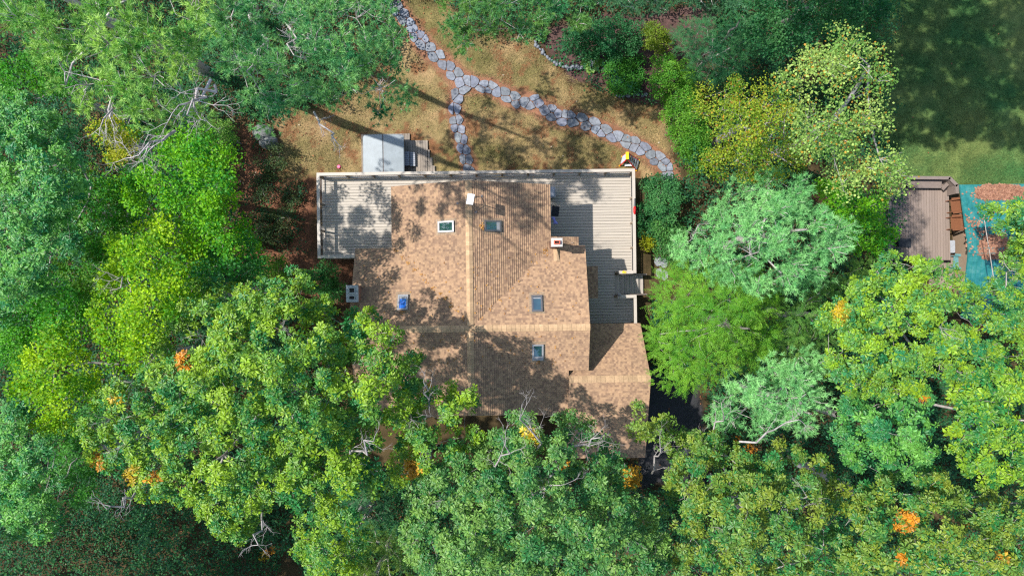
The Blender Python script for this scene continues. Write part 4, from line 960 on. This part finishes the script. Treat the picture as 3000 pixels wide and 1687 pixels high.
tree("oak_tree", 'oak', O(1665,1190, 1760,1110, 1900,1130, 2000,1110, 2110,1150, 2125,1300, 2080,1500, 1690,1500, 1715,1330), 15, "yellow-green oak with a long bleached dead limb, south of the mint green pine", GO1, (.20, .25, .03), 1.0, dead=[(1860,1110,150,-55,.4),(1960,1300,70,-50,.4)], hole=.12, base_px=(1790, 1200))
tree("oak_tree", 'oak', O(2045,790, 2130,725, 2250,645, 2340,625, 2400,690, 2480,780, 2570,830, 2510,905, 2400,965, 2300,985, 2180,1000, 2080,960), 13.5, "glossy green oak reaching over the patio of the teal roofed cabin", GB1, GO2, 1.0, hole=.12, base_px=(2150, 830))
tree("oak_tree", 'oak', O(2395,985, 2490,905, 2620,890, 2620,1235, 2440,1235, 2385,1110), 14.5, "glossy oak at the right edge, south of the teal roof", GO1, GO2, 1.0, hole=.14)
tree("oak_tree", 'oak', O(2100,1010, 2300,990, 2395,1100, 2320,1180, 2200,1195, 2110,1150), 13, "blue-green glossy oak southeast of the mint green pines", GB1, GB2, 1.0, hole=.12)
tree("oak_tree", 'oak', O(2120,1290, 2230,1200, 2330,1200, 2450,1240, 2620,1235, 2620,1500, 2080,1500), 15, "yellow-green oak with a large orange patch in the bottom right corner", GO1, (.21, .26, .03), 1.0, dead=[(2400,1440,-40,-60,.4)], hole=.2)
tree("oak_tree", 'oak', O(2455,545, 2500,505, 2640,480, 2620,900, 2540,850, 2480,730, 2560,650), 12, "thin oak with pale limbs spread over the teal metal roof", GB1, GO2, 1.0, hole=.1, dead=[(2520,740,20,-60,.3)], base_px=(2250, 800))
tree("white_pine_tree", 'pine', O(1770,560, 1850,470, 1960,450, 2060,480, 2100,560, 2150,640, 2080,700, 1970,745, 1840,725, 1740,660, 1700,610), 14, "mint green white pine with soft needles, east of the deck", PM1, PM2, 1.15, base_px=(1790, 620))
tree("white_pine_tree", 'pine', O(1790,960, 1900,905, 2050,880, 2090,960, 2060,1050, 1960,1105, 1860,1085, 1790,1030), 13, "second mint green white pine, east of the driveway and beyond the bright hemlock", PM1, PM2, 1.15, base_px=(1840, 960))
tree("hemlock_tree", 'hemlock', O(1630,770, 1680,690, 1790,655, 1900,680, 1965,760, 1940,860, 1860,920, 1790,985, 1700,965, 1625,920, 1645,840), 12, "bright green hemlock with feathery sprays beside the deck stairs", (.06, .20, .015), (.16, .32, .025), 1.15, base_px=(1770, 800))
tree("hemlock_tree", 'hemlock', O(1960,760, 2060,720, 2180,650, 2200,720, 2080,790, 2070,880, 1950,890), 9.5, "olive green hemlock squeezed between the glossy oak and the mint pines", (.05, .16, .03), (.13, .23, .04), .9)
tree("birch_tree", 'birch', O(1765,240, 1850,198, 1930,190, 2000,260, 2015,420, 1930,465, 1835,445, 1780,400, 1758,310), 13.5, "golden yellow-green birch with orange flecks, east of the garden bed", BI1, BI2, 1.15, bumps=1.3, base_px=(1800, 360), hole=.15)
tree("birch_tree", 'birch', O(1975,210, 2040,110, 2110,75, 2180,110, 2228,160, 2222,260, 2192,380, 2285,410, 2272,450, 2200,500, 2120,490, 2040,420, 2000,330), 18.5, "tall pale green birch beside the shaded lawn", BP1, BP2, 1.15, bumps=1.3, base_px=(1940, 400), drop=2.2, hole=.18)
tree("maple_tree", 'maple', O(2050,470, 2140,500, 2235,500, 2245,600, 2200,640, 2130,640, 2090,560), 8, "deep green maple between the pale birch and the neighbour's brown deck", MG1, MG2, .9)
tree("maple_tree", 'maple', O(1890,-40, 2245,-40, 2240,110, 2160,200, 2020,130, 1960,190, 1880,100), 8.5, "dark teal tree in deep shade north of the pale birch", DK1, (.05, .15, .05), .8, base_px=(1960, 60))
tree("white_pine_tree", 'pine', O(1105,-50, 1490,-50, 1480,40, 1350,68, 1290,68, 1250,58, 1200,92, 1150,108, 1120,60), 11, "pine bough tree at the top edge, above the sunny lawn", PB1, (.14, .27, .07), 1.0, base_px=(1300, -50))
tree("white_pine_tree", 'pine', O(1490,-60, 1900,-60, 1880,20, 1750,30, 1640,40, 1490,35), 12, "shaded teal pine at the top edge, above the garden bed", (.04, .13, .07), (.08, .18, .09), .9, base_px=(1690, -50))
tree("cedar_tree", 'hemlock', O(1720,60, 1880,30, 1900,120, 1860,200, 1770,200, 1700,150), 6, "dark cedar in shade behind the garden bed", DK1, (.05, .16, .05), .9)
FAR = ((10.3, 12.9, 4.3, "oak north of the pale birch, past the top edge, shading the green lawn"), (14.8, 12.9, 4.4, "middle oak in the row beyond the top edge that shades the green lawn"),
       (18.8, 13.6, 3.6, "last oak to the east beyond the top edge, shading the green lawn"), (-22.0, -10.5, 4.2, "oak beyond the left edge shading the dark hollow at the bottom left"),
       (-18.5, -14.6, 4.2, "oak below the bottom left corner, out past the dark hollow"),
       (-8.5, -14.8, 4.0, "oak below the bottom edge, south of the young yellow-green hemlock"))
for x, y, r, lb in FAR:
    cs = FPX / 20.5 / K; hh = 16.5 if y > 0 else 15.5; cs = FPX / (CAM_Z - hh) / K; px, py = toO(np.array([[x, y, hh]]))[0]
    tree("oak_tree", 'oak', [(px + r * cs * math.cos(t), py + r * cs * math.sin(t)) for t in np.arange(0, 6.2, .5)], hh, lb, GO1, GO2, .8, drop=1.2, base_px=tuple(toO(np.array([[x * 1.45, y * 1.5, 0]]))[0]), low=.5)
tree("garden_shrub", 'shrub', O(1420,70, 1560,40, 1640,80, 1610,140, 1560,152, 1480,132, 1408,110), 2.2, "big dark rhododendron in the shade of the garden bed", DK1, DK2, 1.1, cat="shrub", low=.3)
tree("garden_shrub", 'shrub', O(1622,80, 1650,65, 1685,70, 1692,110, 1672,142, 1630,122), 2.8, "round yellow-green shrub standing alone behind the garden bed", (.09, .15, .015), (.16, .2, .02), 1.2, cat="shrub", low=.3)
tree("garden_shrub", 'shrub', O(1525,150, 1575,130, 1625,150, 1630,200, 1600,240, 1545,230, 1530,185), 1.0, "leafy deep green perennial clump between the two hostas", (.03, .14, .03), (.08, .24, .03), 1.0, cat="shrub", low=.2, drop=.4)
tree("garden_shrub", 'shrub', O(1655,165, 1690,150, 1750,180, 1780,290, 1770,410, 1730,420, 1695,370, 1680,280, 1655,220), 2.6, "bright green bush along the lawn's east edge, under the golden birch", (.05, .18, .02), (.13, .27, .03), 1.1, cat="shrub", low=.25)
tree("garden_shrub", 'shrub', O(1605,470, 1640,440, 1710,450, 1720,520, 1690,560, 1640,540, 1612,510), 2.0, "blue-green bush at the northeast corner of the deck railing", (.03, .13, .05), (.09, .24, .08), 1.0, cat="shrub", low=.3)
tree("garden_shrub", 'shrub', O(1605,530, 1645,545, 1660,600, 1640,625, 1605,600), 1.7, "dark glossy rhododendron beside the east railing, by the leaf blower", DK1, (.05, .17, .05), 1.1, cat="shrub", low=.3)
tree("garden_shrub", 'shrub', O(1620,595, 1645,590, 1650,630, 1642,640, 1622,635), 1.3, "small bright yellow shrub below the east railing", (.22, .24, .01), (.36, .34, .02), 1.1, cat="shrub", low=.3)
tree("garden_shrub", 'shrub', O(1650,560, 1720,570, 1740,640, 1700,680, 1660,650), 2.2, "loose green bush beside the flagstones at the foot of the stairs", (.04, .15, .04), (.11, .25, .07), .9, cat="shrub", low=.3)
tree("garden_shrub", 'shrub', O(500,300, 560,290, 590,340, 560,360, 520,350), 3.5, "sparse round-leaved bush between the pines and the bright maple", (.07, .2, .03), (.16, .27, .06), .7, cat="shrub", low=.3)
tree("garden_shrub", 'shrub', O(735,690, 800,660, 840,690, 850,730, 800,750, 740,730), 2.5, "dark green bush at the west wall under the huge oak", (.03, .13, .04), (.07, .2, .05), 1.0, cat="shrub", low=.3)
tree("garden_shrub", 'shrub', O(660,640, 720,640, 730,680, 690,700, 650,680), 1.8, "thin leafy bush at the edge of the reddish litter, west of the deck", (.06, .17, .02), (.13, .25, .03), .7, cat="shrub", low=.3)

for q, (x, y, r, lb) in enumerate(((665, 470, 34, "dark ground-hugging bush nearest the boulders on the west bank"), (705, 560, 42, "broad dark reddish-green bush in the middle of the west bank"), (650, 590, 34, "dark bush on the west bank under the bright maple"), (745, 500, 28, "small dark bush on the west bank closest to the deck"), (690, 400, 30, "low dark green bush just below the boulders"))):
    tree("bank_shrub", 'shrub', [(x + r * (1 + .25 * math.sin(3 * t + q)) * math.cos(t), y + r * 1.15 * math.sin(t)) for t in np.arange(0, 6.2, .6)], .8, lb, (.03, .065, .03), (.075, .10, .035), .5, cat="shrub", low=.2, drop=.4, layers=2)
def hosta(c, r, n, label, base, hue):
    az = rng.random(n) * 6.28; ringf = rng.random(n); el = 1.0 - 1.0 * ringf + rng.normal(size=n) * .1
    d = np.stack([np.cos(az) * np.cos(el), np.sin(az) * np.cos(el), np.sin(el)], 1); st_ = d * (r * (.15 + .55 * ringf))[:, None]; pos = np.array(c) + st_ + np.array([0, 0, .12])
    dirv = unit(d * np.array([1, 1, .2]) - np.array([0, 0, .15])); m_ = rng.random((n, 1)); col = np.array(base) * (1 - m_) + np.array(hue) * m_
    V, F, C = place(LEAF, LEAF_F, pos, frames(dirv, np.array([0, 0, 1.0]) + rnd(n, .2)), r * (.4 + .25 * rng.random(n)), r * (.3 + .15 * rng.random(n)), col)
    t = thing("hosta", label, "plant", c); mesh_np("leaves", V, F, M['leaf'], t, c, C)
    segs = [(np.array(c), p, .008, .005) for p in pos]; limbs(segs, "stem", M['soft'], t, c, 4)
hosta(at(1733, 187), .50, 80, "pale-edged hosta clump spilling over the bed's stone edging", (.13, .30, .03), (.24, .40, .10))
hosta(at(1822, 243), .52, 70, "darker hosta clump at the lower corner of the garden bed", (.05, .20, .02), (.14, .30, .03))
hosta(at(1584, 106), .36, 36, "small bright hosta alone at the west end of the garden bed", (.04, .18, .02), (.10, .28, .04))

# ------------------------------------------------------------------ stuff: undergrowth, grass, fallen leaves
HOUSE_O = O(775,430, 1620,420, 1650,1160, 860,1160, 860,700, 775,690)
def scatter(n, x0=-28, x1=28, y0=-16.5, y1=16.5): return np.stack([x0 + (x1 - x0) * rng.random(n), y0 + (y1 - y0) * rng.random(n), np.zeros(n)], 1)
def undergrowth():
    P = scatter(60000); o = toO(P)
    bad = inpoly(o, LAWN) | inpoly(o, HOUSE_O) | inpoly(o, RLAWN) | inpoly(o, DRIVE) | inpoly(o, BED) | inpoly(o, O(2230,430, 2600,430, 2600,900, 2230,760)) | inpoly(o, O(1600,600, 1720,600, 1720,760, 1600,760)) | inpoly(o, O(690,640, 900,640, 900,760, 700,760))
    k = ~bad & (fnoise(P[:, 0] * .5, P[:, 1] * .5, 77) > .27); P = P[k]; n = len(P)
    left = inpoly(toO(P), O(600,300, 800,300, 800,700, 600,700)); P = P[~left | (rng.random(n) < .16)]; n = len(P)
    per = 9; z = .15 + (.5 + 3.6 * np.clip(fnoise(P[:, 0] * .45, P[:, 1] * .45, 55) - .35, 0, 1) * 2) * rng.random(n); z = np.where(inpoly(toO(P), O(600,300, 800,300, 800,700, 600,700)), z * .25, z); P[:, 2] = z
    nn = np.tile(np.array([0, 0, 1.0]), (n, 1)); V, F, C = sprays(P, nn, np.full(n, .28), per, .10, .08, (.02, .10, .05), (.05, .18, .05), .4, .4)
    tag(mesh_np("undergrowth", V, F, M['soft'], col=C), kind="stuff")
undergrowth()
def grass(poly, n, name, base, hue, L):
    A = np.array([ato(x, y)[:2] for x, y in poly]); P = scatter(n, A[:, 0].min(), A[:, 0].max(), A[:, 1].min(), A[:, 1].max()); o = toO(P); k = inpoly(o, poly) & ~inpoly(o, HOUSE_O)
    on = o * K
    for PL, hw in ((PATH_A, 30), (PATH_B, 23)):
        for a, b in zip(PL[:-1], PL[1:]):
            a = np.array(a, float); b = np.array(b, float); ab = b - a; t = np.clip(((on - a) @ ab) / (ab @ ab), 0, 1); k &= np.linalg.norm(on - (a + t[:, None] * ab), axis=1) > hw * .86
    k &= ~inpoly(on, [(1055, 385), (1290, 400), (1290, 520), (1055, 520)])
    P = P[k]; n = len(P); g = fnoise(P[:, 0] * .7, P[:, 1] * .7, 1); P = P[(rng.random(n) < .35 + .9 * g)]; n = len(P); P[:, 2] = -.02
    d = unit(rnd(n) * np.array([1, 1, .2]) + np.array([0, 0, .55])); g = np.clip(fnoise(P[:, 0] * .7, P[:, 1] * .7, 1)[:, None] * 1.2 - .1 + .2 * rng.normal(size=(n, 1)), 0, 1)
    col = np.clip((np.array(base) * (1 - g) + np.array(hue) * g) * (1 + .25 * rng.normal(size=(n, 1))), .01, .7); s = .6 + .8 * rng.random(n)
    V, F, C = place(NEEDLE, NEEDLE_F, P, frames(d, np.array([0, 0, 1.0]) + rnd(n, .4)), L * s * (.6 + .9 * g[:, 0]), .018 * s, col); tag(mesh_np(name, V, F, M['litter'], col=C), kind="stuff")
grass(LAWN, 150000, "lawn_grass", (.40, .28, .15), (.17, .16, .06), .085)
grass(RLAWN, 70000, "green_grass", (.15, .20, .06), (.05, .15, .045), .10)
def litter():
    P = scatter(26000); o = toO(P); k = ~inpoly(o, HOUSE_O) & (inpoly(o, O(600,300, 900,300, 900,780, 600,780)) | inpoly(o, LAWN) | (rng.random(len(P)) < .12)) & (~inpoly(o, LAWN) | (rng.random(len(P)) < .10)) & ~inpoly(o, O(2230,430, 2600,430, 2600,900, 2230,760)); k &= ~inpoly(o, RLAWN) | (rng.random(len(P)) < .08)
    P = P[k]; P[:, 2] = .04; n = len(P); m_ = rng.random((n, 1)); col = np.array([.34, .14, .06]) * m_ + np.array([.16, .075, .05]) * (1 - m_); pale = rng.random(n) < .06; col[pale] = (.5, .42, .3)
    V, F, C = place(LEAF, LEAF_F, P, frames(rnd(n) * np.array([1, 1, .25]), np.array([0, 0, 1.0]) + rnd(n, .3)), .10 * (.6 + .7 * rng.random(n)), .07 * np.ones(n), col); tag(mesh_np("fallen_leaves", V, F, M['litter'], col=C), kind="stuff")
    # drifts of brown leaves lying on the teal roof
    Ps = []
    for x0, y0, x1, y1, cnt in ((2860, 543, 3010, 583, 2600), (2868, 690, 2960, 758, 1500), (2830, 640, 2900, 700, 60), (2820, 560, 3010, 760, 200)):
        q = np.stack([x0 + (x1 - x0) * rng.random(cnt), y0 + (y1 - y0) * rng.random(cnt)], 1); c = np.array([(x0 + x1) / 2, (y0 + y1) / 2]); rr = np.abs((q - c) / np.array([(x1 - x0) / 2, (y1 - y0) / 2])); kk = (rr ** 3).sum(1) < .5 + 1.2 * fnoise(q[:, 0] / 14, q[:, 1] / 14, 5); q = q[kk] if cnt > 300 else q
        for px, py in q:
            z = 3.3
            for _ in range(3):
                w_ = at(px, py, z); z = NR - (NR - NE) * abs(w_[1] - cyR) / (cyN - cyR) + .05
            Ps.append(at(px, py, z + .03 * random.random()))
    P = np.array(Ps); n = len(P); m_ = rng.random((n, 1)); col = np.array([.40, .22, .14]) * m_ + np.array([.25, .12, .08]) * (1 - m_)
    V, F, C = place(LEAF, LEAF_F, P, frames(rnd(n) * np.array([1, 1, .25]), np.array([0, 0, 1.0]) + rnd(n, .25)), .13 * (.6 + .7 * rng.random(n)), .09 * np.ones(n), col); tag(mesh_np("roof_leaf_litter", V, F, M['litter'], col=C), kind="stuff")
def valley_leaves():
    Ps = []
    def drop_(px, py, plane, r, n):
        for _ in range(n):
            x_ = px + random.gauss(0, r); y_ = py + random.gauss(0, r); z = 5.2
            for _ in range(3): w_ = at(x_, y_, z); z = plane(w_[0], w_[1]) + .03
            Ps.append(at(x_, y_, z + .01 * random.random()))
    for t in np.linspace(0, 1, 12): drop_(1160 + 200 * t, 735 + 195 * t, lambda x, y: max(pW(x, y), pN(x, y)), 3.5, 7)
    for t in np.linspace(0, 1, 8): drop_(1600 - 190 * t, 745 + 185 * t, lambda x, y: max(pE(x, y), pN(x, y)), 3, 4)
    drop_(1598, 738, pE, 4, 30); drop_(1412, 663, pE, 3, 26); drop_(1180, 911, pN, 5, 16); drop_(1575, 1060, pS, 5, 14)
    for _ in range(110): drop_(random.uniform(1060, 1700), random.uniform(740, 940), lambda x, y: max(pN(x, y), pE(x, y) if x > xr else pW(x, y)), 1, 1)
    for _ in range(70): drop_(random.uniform(1170, 1700), random.uniform(980, 1070), lambda x, y: max(pS(x, y), pE(x, y) if x > xr else pW(x, y)), 1, 1)
    P = np.array(Ps); n = len(P); m_ = rng.random((n, 1)); col = np.array([.50, .27, .07]) * m_ + np.array([.30, .15, .07]) * (1 - m_)
    V, F, C = place(LEAF, LEAF_F, P, frames(rnd(n) * np.array([1, 1, .15]), np.array([0, 0, 1.0]) + rnd(n, .2)), .09 * (.6 + .7 * rng.random(n)), .06 * np.ones(n), col); tag(mesh_np("valley_leaf_litter", V, F, M['litter'], col=C), kind="stuff")
valley_leaves()
litter()
